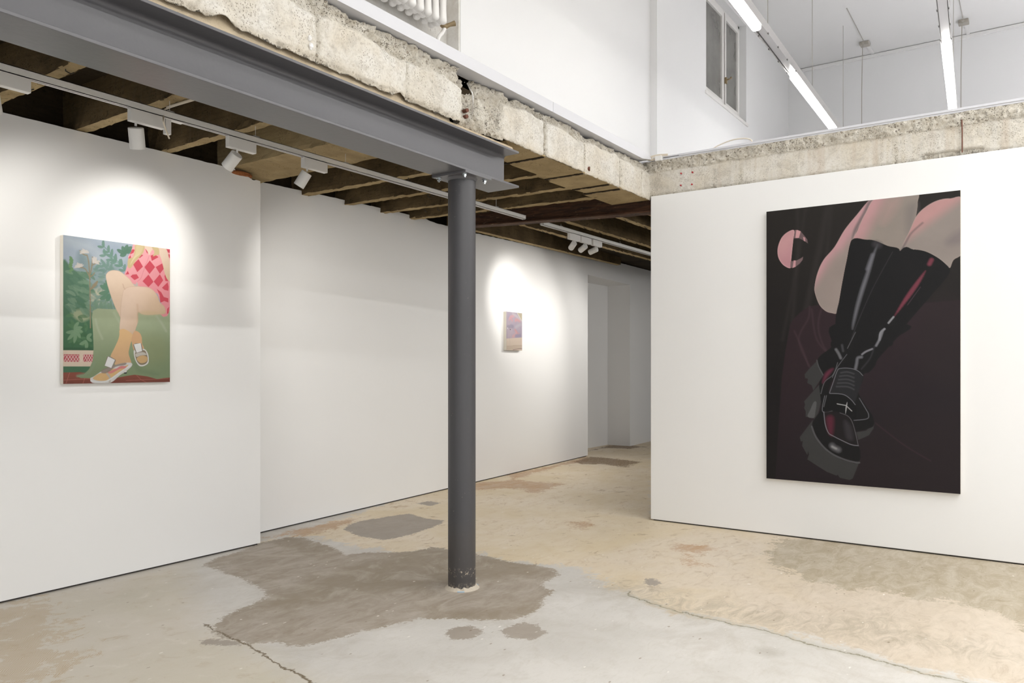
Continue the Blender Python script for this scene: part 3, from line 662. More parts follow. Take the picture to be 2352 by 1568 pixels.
# solid strip along the slab edge (soffit, stepped on its inner side)
pts = [(-4.1, YF + 0.10), (3.96, YF + 0.10), (3.96, YF + 0.020), (XR, YF + 0.020), (XR, 3.09), (5.55, 3.10), (5.53, 3.05), (5.33, 3.09), (5.02, 3.10), (5.0, 3.07), (4.86, 3.09), (4.80, 3.05), (4.47, 3.06), (4.36, 3.04), (3.0, 3.06), (-4.1, 3.06)]
pts2 = [(a, max(b_, YF + 0.10)) for a, b_ in pts]
mb = MB(); mb.prism(pts, 2.699, 2.708); mb.prism(pts2, 2.708, 2.82); struct(mb, 'ceiling_soffit', M['soffit'])
mb = MB()
for jx in (4.39, 4.93, 5.34, 5.525):
    for q in range(10):
        y0 = YF + 0.03 + q * 0.032; w_ = 0.008 + 0.006 * random.random(); dx = 0.006 * random.random()
        mb.box(jx - w_ + dx, jx + w_ + dx, y0, y0 + 0.034, 2.690 + 0.005 * random.random(), 2.701)
struct(mb, 'ceiling_joint', M['ribdark'])
# joint lines and dark mortar ridges on the soffit
def edge_sheet(name, length_pts, func, zb, zt, step, rows, axis, back):
    """height-field skin of a broken slab edge; func(s, z, v)-> (depth, rough, tan, drip)"""
    ns = len(length_pts); vs = []; at_r = []; at_t = []; at_d = []
    for s in length_pts:
        b0 = zb(s); t0 = zt(s)
        f0 = func(s, b0, 0.0); row = [(b0 + 0.05, f0[0] + 0.012, f0[1], f0[2], 0)]
        for j in range(rows):
            v = j / (rows - 1); z = b0 + (t0 - b0) * v
            d, r, tn, dr = func(s, z, v); row.append((z, d, r, tn, dr))
        row.append((t0 + 0.002, back, 0.8, 0, 0))
        for (z, d, r, tn, dr) in row:
            vs.append((s, YF + d, z) if axis == 'x' else (XR + d, s, z)); at_r.append(r); at_t.append(tn); at_d.append(dr)
    k = rows + 2
    fs = [(i*k+j, (i+1)*k+j, (i+1)*k+j+1, i*k+j+1) for i in range(ns-1) for j in range(k-1)]
    mb = MB(); mb.add(vs, fs); o = mb.build(name, M['edge'], smooth=False)
    me = o.data
    for p in me.polygons: p.use_smooth = True
    for nm, ar in (('rough', at_r), ('tan', at_t), ('drip', at_d)):
        a = me.attributes.new(nm, 'FLOAT', 'POINT'); a.data.foreach_set('value', ar)
    return tag(o, kind='structure')
def nz(x, y, z=0.0, o=3): return noise.fractal(Vector((x, y, z)), 0.9, 2.1, o)
def smst(a, b_, x):
    t = max(0.0, min(1.0, (x - a) / (b_ - a))); return t * t * (3 - 2 * t)
JX = [(2.42, 0.016, 0.018), (3.02, 0.012, 0.012), (4.395, 0.020, 0.028), (4.93, 0.018, 0.03), (5.515, 0.024, 0.03), (5.9, 0.01, 0.008)]
BLK = [(-9, 0.0), (3.49, 0.055), (3.90, 0.012), (4.395, 0.006), (4.93, 0.014), (5.515, 0.012)]
def fascia_u(x, z, v):
    off = 0.0
    for (bx, o_) in BLK:
        if x > bx: off = o_
    if 3.44 < x < 3.49: off = 0.055 * smst(3.47, 3.49, x)
    if 3.70 < x < 3.92: off = 0.055 + (0.012 - 0.055) * smst(3.70, 3.92, x)
    d = off + 0.004 * nz(x * 6, z * 6); rough = 0.25 * smst(0.1, 0.5, nz(x * 2.5, z * 3, 4) + 0.3)
    # chipped upper part
    lim = 2.915 + 0.035 * nz(x * 3.2, 7.0) + (0.01 if x > 3.9 else -0.03 * smst(2.2, 2.8, x))
    t = smst(lim - 0.008, lim + 0.03, z)
    d += t * (0.022 + 0.022 * abs(nz(x * 11, z * 11, 2))) + t * 0.016 * nz(x * 26, z * 26, 5)
    rough = max(rough, t)
    # the ragged lower rim
    tb = smst(2.715 + 0.018 * nz(x * 5, 1.0), 2.69, z)
    d += tb * (0.008 + 0.012 * nz(x * 24, z * 24, 3)); rough = max(rough, 0.7 * tb)
    # break between the long block and the next ones
    if 3.44 < x < 3.95:
        w = smst(3.455, 3.485, x) * (1 - smst(3.84, 3.93, x)); rough = max(rough, w)
        d += w * (0.020 * nz(x * 16, z * 13, 8, 4) + 0.03 * smst(0.15, 0.5, nz(x * 7, z * 5, 2)) - 0.02 * smst(2.78, 2.70, z))
    for (jx, jw, jd) in JX:
        q = abs(x - jx - 0.012 * nz(z * 9, jx)) / jw
        if q < 1.6: e = math.exp(-q * q * 1.6); d += jd * e * (0.7 + 0.5 * nz(x * 40, z * 40)); rough = max(rough, e)
    lip = 0.25 * (1 - smst(0, .05, z - 2.69))
    return d, min(1, rough), lip, 0.0
def zt_u(x): return 2.992 + 0.012 * nz(x * 4, 3.3) + 0.006 * nz(x * 18, 9.0) - 0.030 * smst(0.25, 0.6, nz(x * 2.1 + 1.2, 5.5)) - (0.022 * math.exp(-((x - 3.56) / 0.06) ** 2)) - 0.03 * math.exp(-((x - 4.98) / 0.06) ** 2)
def zb_u(x):
    z = 2.682 + 0.005 * nz(x * 9, 1.1) + 0.004 * nz(x * 40, 1.7)
    if x < 2.25: z += 0.018 * max(0, nz(x * 5, 11.0))
    z += 0.03 * math.exp(-((x - 1.93) / 0.05) ** 2) + 0.022 * math.exp(-((x - 2.97) / 0.035) ** 2)
    if x > 3.9: z += 0.016
    return z
xs = list(np.arange(-1.2, 1.3, 0.03)) + list(np.arange(1.3, 6.068, 0.0062))
edge_sheet('trim_3', xs, fascia_u, zb_u, zt_u, 0, 52, 'x', 0.14)
def cav(y, z):
    a = at(2110, 352, X=XR).y; b_ = at(2260, 338, X=XR).y
    lo, hi = min(a, b_), max(a, b_)
    w = smst(lo - .02, lo + .06, y) * (1 - smst(hi - .06, hi + .02, y))
    mid = 2.752 + 0.01 * nz(y * 9, 1)
    return w * math.exp(-((z - mid) / 0.013) ** 2)
def fascia_v(y, z, v):
    d = 0.012 + 0.003 * nz(y * 5, z * 5)
    lim = 2.928 + 0.010 * nz(y * 6, 2.0); t = smst(lim - 0.004, lim + 0.006, z)
    d -= t * (0.010 + 0.010 * nz(y * 30, z * 30, 1)) ; d += t * 0.010 * nz(y * 14, z * 14, 4)
    rough = t
    rr = smst(1.05, 0.55, y) * 0.55   # the nearer half is rougher
    d += rr * 0.008 * nz(y * 22, z * 14, 6); rough = max(rough, rr * (0.5 + 0.5 * nz(y * 6, z * 6)))
    tb = smst(2.752 + 0.012 * nz(y * 7, 4.0), 2.73, z); d += tb * (0.006 + 0.014 * abs(nz(y * 26, z * 26, 2))); rough = max(rough, tb * 0.8)
    c = cav(y, z); d += 0.055 * c; rough = max(rough, c)
    for jy in (at(1700, 420, X=XR).y, at(2058, 380, X=XR).y, at(1640, 420, X=XR).y):
        e = math.exp(-((y - jy) / 0.02) ** 2) * smst(2.95, 2.80, z); d += 0.006 * e * nz(y * 40, z * 30); rough = max(rough, 0.8 * e)
    drip = (1 - t) * smst(2.30, 2.10, y)
    return d, max(0, min(1, rough)), 0.0, max(0.0, drip)
ys = list(np.arange(-2.0, -0.1, 0.04)) + list(np.arange(-0.1, 2.80, 0.0065))
edge_sheet('trim_4', ys, fascia_v, lambda y: 2.722 + 0.003 * nz(y * 12, 5), lambda y: 3.020 + 0.002 * nz(y * 9, 4), 0, 48, 'y', 0.12)
mb = MB(); mb.box(XR + 0.10, XR + 0.14, -5.1, YF, 2.72, 3.03); mb.box(-4.1, XR + 0.05, YF + .10, YF + .14, 2.70, 3.0); struct(mb, 'ceiling_core', M['ribdark'])
# mortar bed between steel beam and slab
mb = MB(); n = 150
vs = []; fs = []
for i in range(n + 1):
    x = -1.2 + (4.02 + 1.2) * i / n
    for j, (dy, z) in enumerate([(0.012, 2.636), (0.016, 2.65), (0.026, 2.675), (0.05, 2.76)]):
        vs.append((x, YF + dy + 0.004 * nz(x * 5, j * 2.0) + 0.002 * nz(x * 30, j * 3.0), z if x < 3.4 else min(z, 2.685)))
    vs.append((x, YF + 0.19, 2.76)); vs.append((x, YF + 0.19, 2.636))
k = 6; fs = [(i*k+j, (i+1)*k+j, (i+1)*k+(j+1)%k, i*k+(j+1)%k) for i in range(n) for j in range(k)] + [tuple(range(k)), tuple(range(n*k, n*k+k))]
mb.add(vs, fs); o = mb.build('trim_5', M['edge'], smooth=True); tag(o, kind='structure')
for nm, val in (('rough', 0.05), ('tan', 0.85), ('drip', 0.0)):
    a = o.data.attributes.new(nm, 'FLOAT', 'POINT'); a.data.foreach_set('value', [val] * len(o.data.vertices))

# white edge profile on the upper floor's rim
mb = MB()
prof = [(YF - 0.016, 3.003), (YF - 0.016, 3.072), (YF + 0.03, 3.072), (YF + 0.03, 3.060), (YF + 0.004, 3.060), (YF + 0.10, 3.006), (YF + 0.10, 3.003)]
mb.extrude_profile([(YF - 0.016, 3.003), (YF - 0.016, 3.072), (YF + 0.12, 3.072), (YF + 0.12, 3.003)], -1.2, 4.445, 'x')
mb.extrude_profile([(YF - 0.016, 3.003), (YF - 0.016, 3.072), (YF + 0.12, 3.072), (YF + 0.12, 3.003)], 4.448, 5.86, 'x')
mb.add([(5.86, YF-.016, 3.003), (XR, YF-.010, 3.036), (XR, YF-.010, 3.052), (5.86, YF-.016, 3.072), (5.86, YF+.12, 3.003), (XR, YF+.12, 3.036), (XR, YF+.12, 3.052), (5.86, YF+.12, 3.072)],
       [(0,1,2,3), (7,6,5,4), (0,4,5,1), (3,2,6,7), (1,5,6,2), (0,3,7,4)])
struct(mb, 'trim_6', M['trim'])
mb = MB(); mb.box(-4.1, XR, YF + 0.12, YN, 3.025, 3.05); mb.box(XR + 0.05, XB, -5.1, YWW, 3.025, 3.045); struct(mb, 'floor_upper', M['trim'])
mb = MB(); mb.box(XR + 0.004, XR + 0.05, -2.0, YF, 3.020, 3.034); mb.box(XR - 0.002, XR + 0.05, -2.0, YF - 0.25, 3.034, 3.041); mb.box(XR + 0.006, XR + 0.05, -2.0, YF - 0.02, 3.041, 3.052)
struct(mb, 'trim_7', M['trim'])

# ================================================================== STEEL
bz0, bz1, by0, by1 = 2.410, 2.636, 2.695, 2.932; byc = (by0 + by1) / 2
def ibeam(y0, y1, z0, z1, tf, tw, r):
    yc = (y0 + y1) / 2; h = tw / 2; p = [(y0, z0), (y1, z0), (y1, z0 + tf)]
    for k in range(7):
        a = -PI/2 - k * PI/12; p.append((yc + h + r + r * math.cos(a), z0 + tf + r + r * math.sin(a)))
    for k in range(7):
        a = PI - k * PI/12; p.append((yc + h + r + r * math.cos(a), z1 - tf - r + r * math.sin(a)))
    p += [(y1, z1 - tf), (y1, z1), (y0, z1), (y0, z1 - tf)]
    for k in range(7):
        a = PI/2 - k * PI/12; p.append((yc - h - r + r * math.cos(a), z1 - tf - r + r * math.sin(a)))
    for k in range(7):
        a = 0 - k * PI/12; p.append((yc - h - r + r * math.cos(a), z0 + tf + r + r * math.sin(a)))
    p += [(y0, z0 + tf)]
    return p
mb = MB(); mb.extrude_profile(ibeam(by0, by1, bz0, bz1, 0.013, 0.009, 0.02), -4.09, 4.01, 'x')
o = mb.build('steel_beam', M['steel'], smooth=True, bevel=0.0015)
tag(o, 'long dark grey painted steel I-beam under the broken concrete slab edge', 'beam')
col = empty('steel_column', (3.585, byc, 0)); tag(col, 'dark grey round steel column standing in the middle of the room under the I-beam', 'column')
R_ = 0.081
mb = MB(); zz = [0.0, 0.02, 1.2, 2.395]; mb.tube([(3.585, byc, z) for z in zz], R_, 72)
m_, nt, b_ = new_mat('column_paint'); g = NG(nt); p = g.pos()
sx = g.N.new('ShaderNodeSeparateXYZ'); g.link(p, sx.inputs[0]); z = sx.outputs['Z']
n1 = g.noise(p, 60, 5, 0.7); n2 = g.noise(p, 2.5, 4)
c = g.mix(n2, rgb(60, 59, 61), rgb(70, 69, 72))
c = g.mix(g.rng(z, 0.42, 0.30, 0, 0.45), c, rgb(72, 67, 63))
sc1 = g.m('MULTIPLY', g.rng(n1, 0.56, 0.62), g.m('MULTIPLY', g.rng(z, 0.075, 0.095), g.rng(z, 0.135, 0.115)))
sc2 = g.m('MULTIPLY', g.rng(n1, 0.50, 0.58), g.rng(z, 0.05, 0.0))
sc3 = g.m('MULTIPLY', g.rng(g.noise(p, 110, 3), 0.72, 0.76), 0.7)
for s_ in (sc1, sc2, sc3): c = g.mix(g.m('MULTIPLY', s_, 0.8), c, rgb(178, 166, 148))
g.link(c, b_.inputs['Base Color']); b_.inputs['Roughness'].default_value = 0.42
g.link(g.bump(g.noise(p, 30, 4), 0.12, 0.004), b_.inputs['Normal'])
part(mb, 'shaft', m_, col, smooth=True)
mb = MB(); mb.box(3.585 - 0.125, 3.585 + 0.125, byc - 0.125, byc + 0.125, 2.395, 2.410); part(mb, 'cap_plate', M['steel'], col, bevel=0.0015)
mb = MB(); mb.tube([(3.585, byc, 2.380), (3.585, byc, 2.388), (3.585, byc, 2.395)], [0.082, 0.086, 0.092], 48); part(mb, 'weld', M['steel'], col, smooth=True)
for dx in (-0.095, 0.095):
    for dy in (-0.095, 0.095):
        mb = MB(); x, y = 3.585 + dx, byc + dy
        mb.tube([(x, y, 2.395), (x, y, 2.392)], 0.016, 20); mb.tube([(x, y, 2.392), (x, y, 2.381)], 0.0125, 6); mb.tube([(x, y, 2.381), (x, y, 2.374)], 0.007, 12)
        part(mb, 'bolt', M['zinc'], col)
mb = MB(); vs = []; n = 64
for i in range(n):
    a = 2 * PI * i / n
    q = 1 + 0.5 * nz(math.cos(a) * 3, math.sin(a) * 3)
    for r, z in ((0.079, 0.018 * q), (0.088, 0.014 * q), (0.098, 0.004), (0.100 + 0.003 * q, 0.0)): vs.append((3.585 + r * math.cos(a), byc + r * math.sin(a), z))
mb.add(vs, [(i*4+j, ((i+1)%n)*4+j, ((i+1)%n)*4+j+1, i*4+j+1) for i in range(n) for j in range(3)])
part(mb, 'mortar_collar', simple('mortar', rgb(190, 180, 164), 0.9, 0, 0.8, 90, 0.15, 50), col, smooth=True)
for a0, a1 in ((3.55, 3.95), (5.75, 6.15)):
    mb = MB(); mb.tube([(3.585 + 0.102 * math.cos(a), byc + 0.102 * math.sin(a), 0.0025) for a in np.linspace(a0, a1, 9)], 0.0035, 6)
    part(mb, 'tape_strip', M['tape'], col)
# old rusted girder across
mb = MB(); n = 60; vs = []; pr = [(0.0, 0), (0.13, 0), (0.13, .012), (0.075, .02), (0.07, 1), (0.06, 1), (0.055, .02), (0.0, .012)]
for i in range(n + 1):
    t = i / n; y = YF + 0.012 + (4.86 - YF) * t; z0 = 2.600 + 0.085 * t
    for (x, h) in pr:
        zz_ = z0 + (h if h < 1 else 2.80 - z0) + 0.003 * nz(y * 12, x * 50)
        vs.append((XR + 0.012 + x * 1.0, y, zz_))
k = len(pr); mb.add(vs, [(i*k+j, (i+1)*k+j, (i+1)*k+(j+1)%k, i*k+(j+1)%k) for i in range(n) for j in range(k)] + [tuple(range(k)), tuple(range(n*k, n*k+k))])
tag(mb.build('rusted_girder', M['rust']), 'thin rust-brown steel girder crossing under the ribs from the partition corner to the back wall', 'girder')

# ================================================================== TRACKS AND SPOTLIGHTS
def track(name, xa, xb, y, z0, h, w, label, slope=0.0):
    r = empty(name, ((xa + xb) / 2, y, z0)); tag(r, label, 'track')
    g_ = lambda mb: mb
    mb = MB(); mb.box(xa, xb, y - w/2, y - w/2 + 0.003, z0, z0 + h); mb.box(xa, xb, y + w/2 - 0.003, y + w/2, z0, z0 + h)
    mb.box(xa, xb, y - w/2, y + w/2, z0 + h - 0.003, z0 + h); mb.box(xa, xb, y - w/2, y - w/2 + 0.011, z0, z0 + 0.003); mb.box(xa, xb, y + w/2 - 0.011, y + w/2, z0, z0 + 0.003)
    mb.box(xb - 0.004, xb, y - w/2, y + w/2, z0, z0 + h); mb.box(xa, xa + 0.004, y - w/2, y + w/2, z0, z0 + h)
    part(mb, 'rail', M['white'], r)
    mb = MB(); mb.box(xa + .01, xb - .01, y - w/2 + 0.004, y + w/2 - 0.004, z0 + 0.012, z0 + 0.014); part(mb, 'groove', M['groove'], r)
    for x in ((1.29, 2.35, 2.89, 3.6, 4.82, 5.31) if y < 3.9 else (6.6, 7.9, 9.2, 10.5)):
        mb = MB(); mb.box(x - 0.02, x + 0.02, y - 0.012, y + 0.012, z0 + h, z0 + h + 0.006); mb.box(x - 0.001, x + 0.001, y - 0.001, y + 0.001, z0 + h, 2.705); part(mb, 'bracket', M['white'], r)
    return r
T1Y, T1Z = 3.80, 2.600
track('track_rail', -1.6, 5.74, T1Y, T1Z, 0.036, 0.036, 'long white lighting track hanging between the grey I-beam and the left wall')
T2Y, T2Z = 3.935, 2.640
track('track_rail', 6.24, 11.2, T2Y, T2Z, 0.038, 0.038, 'shorter white lighting track under the ribs beyond the column')
def spotlight(x0, x1, xs_, y, z0, d, length, dirv, label, power=None, angle=50, blend=0.6, lit=False, beam=None, group='white spotlights on the lighting tracks'):
    r = empty('spotlight', (xs_, y, z0)); tag(r, label, 'spotlight', group)
    mb = MB(); mb.box(x0, x1, y - 0.017, y + 0.017, z0 - 0.064, z0 - 0.0005); part(mb, 'adapter', M['white'], r, bevel=0.002)
    dirv = Vector(dirv).normalized(); top = Vector((xs_, y, z0 - 0.064)); j = top + Vector((0, 0, -0.018))
    mb = MB(); mb.tube([top, j], 0.006, 10); part(mb, 'stem', M['white'], r)
    a = j + Vector((0, 0, -0.008)) + dirv * 0.0; e = a + dirv * length
    # open can: outer skin, rim, inner skin to a recessed lamp face
    mb = MB(); up = Vector((0,0,1)); u = dirv.cross(up).normalized(); w = u.cross(dirv)
    prof = [(a, 0.0), (a, d/2 - 0.003), (a + dirv * 0.003, d/2), (e, d/2), (e, d/2 - 0.004), (e - dirv * 0.02, d/2 - 0.006), (e - dirv * 0.022, 0.0)]
    n = 36; vs = []
    for (c_, rr) in prof:
        for k in range(n): vs.append(c_ + (u * math.cos(2*PI*k/n) + w * math.sin(2*PI*k/n)) * rr)
    fs = [(i*n+k, i*n+(k+1)%n, (i+1)*n+(k+1)%n, (i+1)*n+k) for i in range(len(prof)-1) for k in range(n)]
    mb.add(vs, fs); h = part(mb, 'lamp_head', M['white'], r, smooth=True)
    mb = MB(); c_ = e - dirv * 0.0205; rr = d/2 - 0.012
    mb.add([c_] + [c_ + (u * math.cos(2*PI*k/24) + w * math.sin(2*PI*k/24)) * rr for k in range(24)], [(0, 1 + k, 1 + (k+1) % 24) for k in range(24)])
    part(mb, 'lamp_lens', M['led'] if lit else M['quad'], r)
    if power:
        l = bpy.data.lights.new('spot_beam', 'SPOT'); l.energy = power; l.spot_size = math.radians(angle); l.spot_blend = blend; l.shadow_soft_size = 0.022; l.color = (1.0, 0.965, 0.91)
        lo = bpy.data.objects.new('spot_beam', l); C.objects.link(lo)
        lo.location = e + dirv * 0.012 ; lo.rotation_euler = (Vector(beam) if beam else dirv).to_track_quat('-Z', 'Y').to_euler()
    return r
def aim(p, q): return Vector(q) - Vector(p)
spotlight(1.36, 1.665, 1.500, T1Y, T1Z, 0.075, 0.105, (0.30, 0.36, -0.85), 'white spotlight cut off by the left edge of the picture', 21, 70, 1.0, True, (0.62, 0.9, -0.40))
spotlight(2.13, 2.315, 2.165, T1Y, T1Z, 0.075, 0.105, (0.24, 0.25, -0.90), 'white spotlight hanging straight down beside the small plastic cord box', 8, 110, 1.0, True, (0.8, 0.5, -0.7))
spotlight(2.70, 2.885, 2.765, T1Y, T1Z, 0.070, 0.100, (-0.16, 0.80, -0.72), 'white spotlight tilted to the lower left before the rotten top corner of the wall', 24, 70, 1.0, True, (-0.10, 0.9, -0.42))
spotlight(3.24, 3.43, 3.275, T1Y, T1Z, 0.068, 0.100, (-0.22, 0.42, -0.72), 'white spotlight on the long track nearest to the column, glowing rim', 30, 84, 1.0, True, (0.95, 0.62, -0.5))
xs2 = [at(1319, 540, Y=T2Y).x, at(1345, 548, Y=T2Y).x, at(1371, 557, Y=T2Y).x]
T = Vector((7.74, 5.26, 2.02))
lab2 = ['first of three clustered white spotlights on the short track, next to its open end', 'middle of the three clustered white spotlights on the short track', 'last of three clustered white spotlights on the short track, farthest right']
for i, x in enumerate(xs2):
    dv = (T - Vector((x, T2Y, T2Z - 0.1))).normalized(); dv = dv + Vector((0.10 - 0.12 * i, 0.0, -0.10 + 0.10 * i))
    spotlight(x - 0.11, x + 0.10 if i < 2 else x + 0.09, x, T2Y, T2Z, 0.060, 0.098, dv, lab2[i], (None, 42, 18)[i], (30, 58, 50)[i], 1.0, i > 0)
# loose feed cable and junction box hanging at the first track
bx = at(386, 285, Y=3.79).x
r = empty('cord_box', (bx, T1Y - 0.02, T1Z)); tag(r, 'small white plastic box with a dangling cord clipped to the long lighting track', 'junction box')
mb = MB(); mb.box(bx - 0.016, bx + 0.016, T1Y - 0.016, T1Y + 0.012, T1Z - 0.085, T1Z - 0.002); part(mb, 'box', M['white'], r, bevel=0.003)
mb = MB(); mb.box(bx - 0.05, bx + 0.09, T1Y - 0.018, T1Y + 0.018, T1Z - 0.006, T1Z - 0.0005); part(mb, 'clip', M['white'], r, bevel=0.002)
a = at(384, 249, Z=2.682); b_ = at(442, 231, Z=2.682)
mb = MB(); pa = [Vector(b_) + (b_ - a) * 0.2, a + Vector((0, 0, 0)), at(378, 258, Y=a.y - 0.01), at(375, 275, Y=3.72), at(380, 295, Y=3.74), at(389, 318, Y=3.77)]
sp = smooth_poly([tuple(q) for q in pa], 8, False); mb.tube([tuple(q) for q in sp], 0.0042, 8); part(mb, 'cord', M['cable'], r, smooth=True)
mb = MB(); d_ = (Vector(b_) - Vector(a)).normalized(); q0 = Vector(a); q1 = Vector(a) + d_ * 0.9
mb.tube([q0 + Vector((0,0,.006)), q1 + Vector((0,0,.006))], 0.007, 8); part(mb, 'conduit', M['cable'], ribs)

# ================================================================== UPPER FLOOR THINGS
# radiator
RX1, RYF, RYB, RZ0, RZ1 = 3.60, 2.925, 3.055, 3.325, 3.93
rad = empty('radiator', (3.26, 2.99, RZ0)); tag(rad, 'old white cast iron column radiator in the upper wall niche', 'radiator')
pitch = 0.068
def section(x):
    mb = MB(); n = 14
    for yc in (RYF + 0.022, (RYF + RYB) / 2, RYB - 0.022):
        mb.tube([(x, yc, RZ0 + 0.035), (x, yc, RZ0 + 0.10), (x, yc, RZ1 - 0.1), (x, yc, RZ1 - 0.03)], [0.024, 0.021, 0.021, 0.024], n)
        for zc, s_ in ((RZ0 + 0.035, -1), (RZ1 - 0.03, 1)):
            mb.tube([(x, yc, zc), (x, yc, zc + s_ * 0.012), (x, yc, zc + s_ * 0.022), (x, yc, zc + s_ * 0.028)], [0.024, 0.023, 0.017, 0.006], n)
    for zc in (RZ0 + 0.04, RZ1 - 0.04):
        mb.tube([(x, RYF + 0.01, zc), (x, RYF + 0.03, zc), (x, RYB - 0.03, zc), (x, RYB - 0.01, zc)], [0.018, 0.026, 0.026, 0.018], n)
    mb.tube([(x - pitch/2, (RYF+RYB)/2, RZ0 + 0.045), (x + pitch/2, (RYF+RYB)/2, RZ0 + 0.045)], 0.022, 12)
    mb.tube([(x - pitch/2, (RYF+RYB)/2, RZ1 - 0.045), (x + pitch/2, (RYF+RYB)/2, RZ1 - 0.045)], 0.022, 12)
    return mb
for i in range(14): part(section(RX1 - 0.028 - i * pitch), 'radiator_section', M['rad'], rad, smooth=True)
ym = (RYF + RYB) / 2
mb = MB(); mb.tube([(3.598, ym, RZ0 + 0.04), (3.625, ym, RZ0 + 0.035), (3.645, ym, RZ0 + 0.03), (3.65, ym, RZ0 + 0.03)], [0.016, 0.019, 0.019, 0.012], 12)
mb.tube([(3.645, ym, RZ0 + 0.03), (3.665, ym - 0.02, RZ0 + 0.045), (3.69, ym - 0.04, RZ0 + 0.058)], [0.015, 0.012, 0.017], 12)
part(mb, 'valve', M['brass'], rad, smooth=True)
mb = MB(); sp = smooth_poly([(3.640, ym, RZ0 + 0.022), (3.620, ym, RZ0 - 0.015), (3.585, ym, RZ0 - 0.055), (3.575, ym, RZ0 - 0.12), (3.575, ym, 3.06)], 6, False)
mb.tube([tuple(q) for q in sp], 0.0125, 12); part(mb, 'pipe', M['rad'], rad, smooth=True)
mb = MB(); mb.tube([(3.60, ym, 3.60), (3.68, ym, 3.59), (3.70, YN - 0.03, 3.58)], 0.011, 10); part(mb, 'wall_bracket', M['rad'], rad, smooth=True)
for yy in (2.99,):
    mb = MB(); mb.box(RX1 - 0.10, RX1 - 0.09, 3.0, YN - .008, RZ0 + 0.08, RZ0 + 0.10)
    part(mb, 'wall_hook', M['iron'], rad); mb = MB(); mb.box(RX1 - 0.80, RX1 - 0.79, 3.0, YN - .008, RZ0 + 0.08, RZ0 + 0.10)
part(mb, 'wall_hook', M['iron'], rad)

# suspended luminaire rows
def lum_row(label, yfun, segs, xa, xb, zc, wires):
    r = empty('pendant_luminaire', (8.5, yfun(8.5), zc)); tag(r, label, 'ceiling light', 'linear pendant lights on the upper floor')
    def bar(x0, x1, w, z0, z1, name, mat, bev, n=1):
        mb = MB(); yc0, yc1 = yfun(x0), yfun(x1)
        mb.add([(x0,yc0-w/2,z0),(x1,yc1-w/2,z0),(x1,yc1+w/2,z0),(x0,yc0+w/2,z0),(x0,yc0-w/2,z1),(x1,yc1-w/2,z1),(x1,yc1+w/2,z1),(x0,yc0+w/2,z1)],
               [(0,3,2,1),(4,5,6,7),(0,1,5,4),(1,2,6,5),(2,3,7,6),(3,0,4,7)])
        return part(mb, name, mat, r, bevel=bev, seg=4)
    bar(xa, xb, 0.066, zc + 0.03, zc + 0.075, 'housing', M['alu'], 0.004)
    for w_ in (-1, 1):
        mb = MB(); s_ = 0.039 * w_
        mb.add([(xa, yfun(xa)+s_-.002, zc+.012),(xb, yfun(xb)+s_-.002, zc+.012),(xb, yfun(xb)+s_+.002, zc+.012),(xa, yfun(xa)+s_+.002, zc+.012),
                (xa, yfun(xa)+s_-.002, zc+.09),(xb, yfun(xb)+s_-.002, zc+.09),(xb, yfun(xb)+s_+.002, zc+.09),(xa, yfun(xa)+s_+.002, zc+.09)],
               [(0,3,2,1),(4,5,6,7),(0,1,5,4),(1,2,6,5),(2,3,7,6),(3,0,4,7)])
        for x in np.arange(xa + 0.2, xb, 0.33):
            pass
        part(mb, 'side_rail', M['alu'], r)
    for (a, b_) in segs: bar(a, b_, 0.076, zc - 0.03, zc + 0.03, 'diffuser', M['tube'], 0.025)
    for x in wires:
        mb = MB(); mb.tube([(x, yfun(x), zc + 0.085), (x, yfun(x), ZC)], 0.003, 6); part(mb, 'suspension_wire', M['quad'], r)
    for x in np.arange(6.4, 7.4, 0.32):
        for w_ in (-1, 1):
            mb = MB(); mb.box(x - .012, x + .012, yfun(x) + w_ * 0.039 - .0035, yfun(x) + w_ * 0.039 + .0035, zc + 0.008, zc + 0.020); part(mb, 'clip', M['groove'], r)
    return r
segs = [(-1.70, 0.26), (1.45, 3.41), (4.26, 6.22), (7.43, 9.375)]
l1 = lum_row('linear pendant light nearest the upper window', lambda x: 1.869 + 0.0269 * (x - 5.651), segs, -2.0, 10.2, 4.0, [1.0, 4.0, 6.54, 8.25, 9.96])
l2 = lum_row('linear pendant light farther from the window, above the big dark painting', lambda x: 0.615 + 0.059 * (x - 6.51), segs, -2.0, 10.2, 4.0, [1.0, 4.0, 6.75, 8.3, 9.7])
# ceiling roses with drop cables
for i, (x, y, lab) in enumerate([(10.63, 1.86, 'grey junction box on the upper ceiling with a drop cable, between the two pendant lights'), (10.62, 0.775, 'grey junction box on the upper ceiling with a drop cable, right of both pendant lights')]):
    r = empty('ceiling_box', (x, y, ZC)); tag(r, lab, 'junction box', 'grey boxes on the upper ceiling')
    mb = MB(); mb.box(x - 0.055, x + 0.055, y - 0.055, y + 0.055, ZC - 0.045, ZC); part(mb, 'box', M['quad'], r, bevel=0.008)
    mb = MB(); mb.tube([(x - 0.055, y, ZC - 0.03), (x - 0.09, y + 0.005, ZC - 0.04), (x - 0.10, y + 0.01, ZC - 0.10), (x - 0.09, y + 0.02, ZC - 0.6), (x - 0.1, y + 0.02, ZC - 1.4), (x - 0.1, y + 0.015, 3.05)], 0.005, 7); part(mb, 'cord', M['quad'], r, smooth=True)
    mb = MB(); mb.tube([(x - 0.11, y, ZC - 0.012), (x - 1.15, y - 0.01 , ZC - 0.008)], 0.004, 6); mb.box(x - 0.13, x - 0.09, y - 0.012, y + 0.012, ZC - 0.05, ZC - 0.03); part(mb, 'conduit', M['quad'], r)
    mb = MB(); mb.box(x + 0.05, XB - 0.03, y - 0.035, y - 0.0, ZC - 0.014, ZC); part(mb, 'trunking', M['ceil'], r)
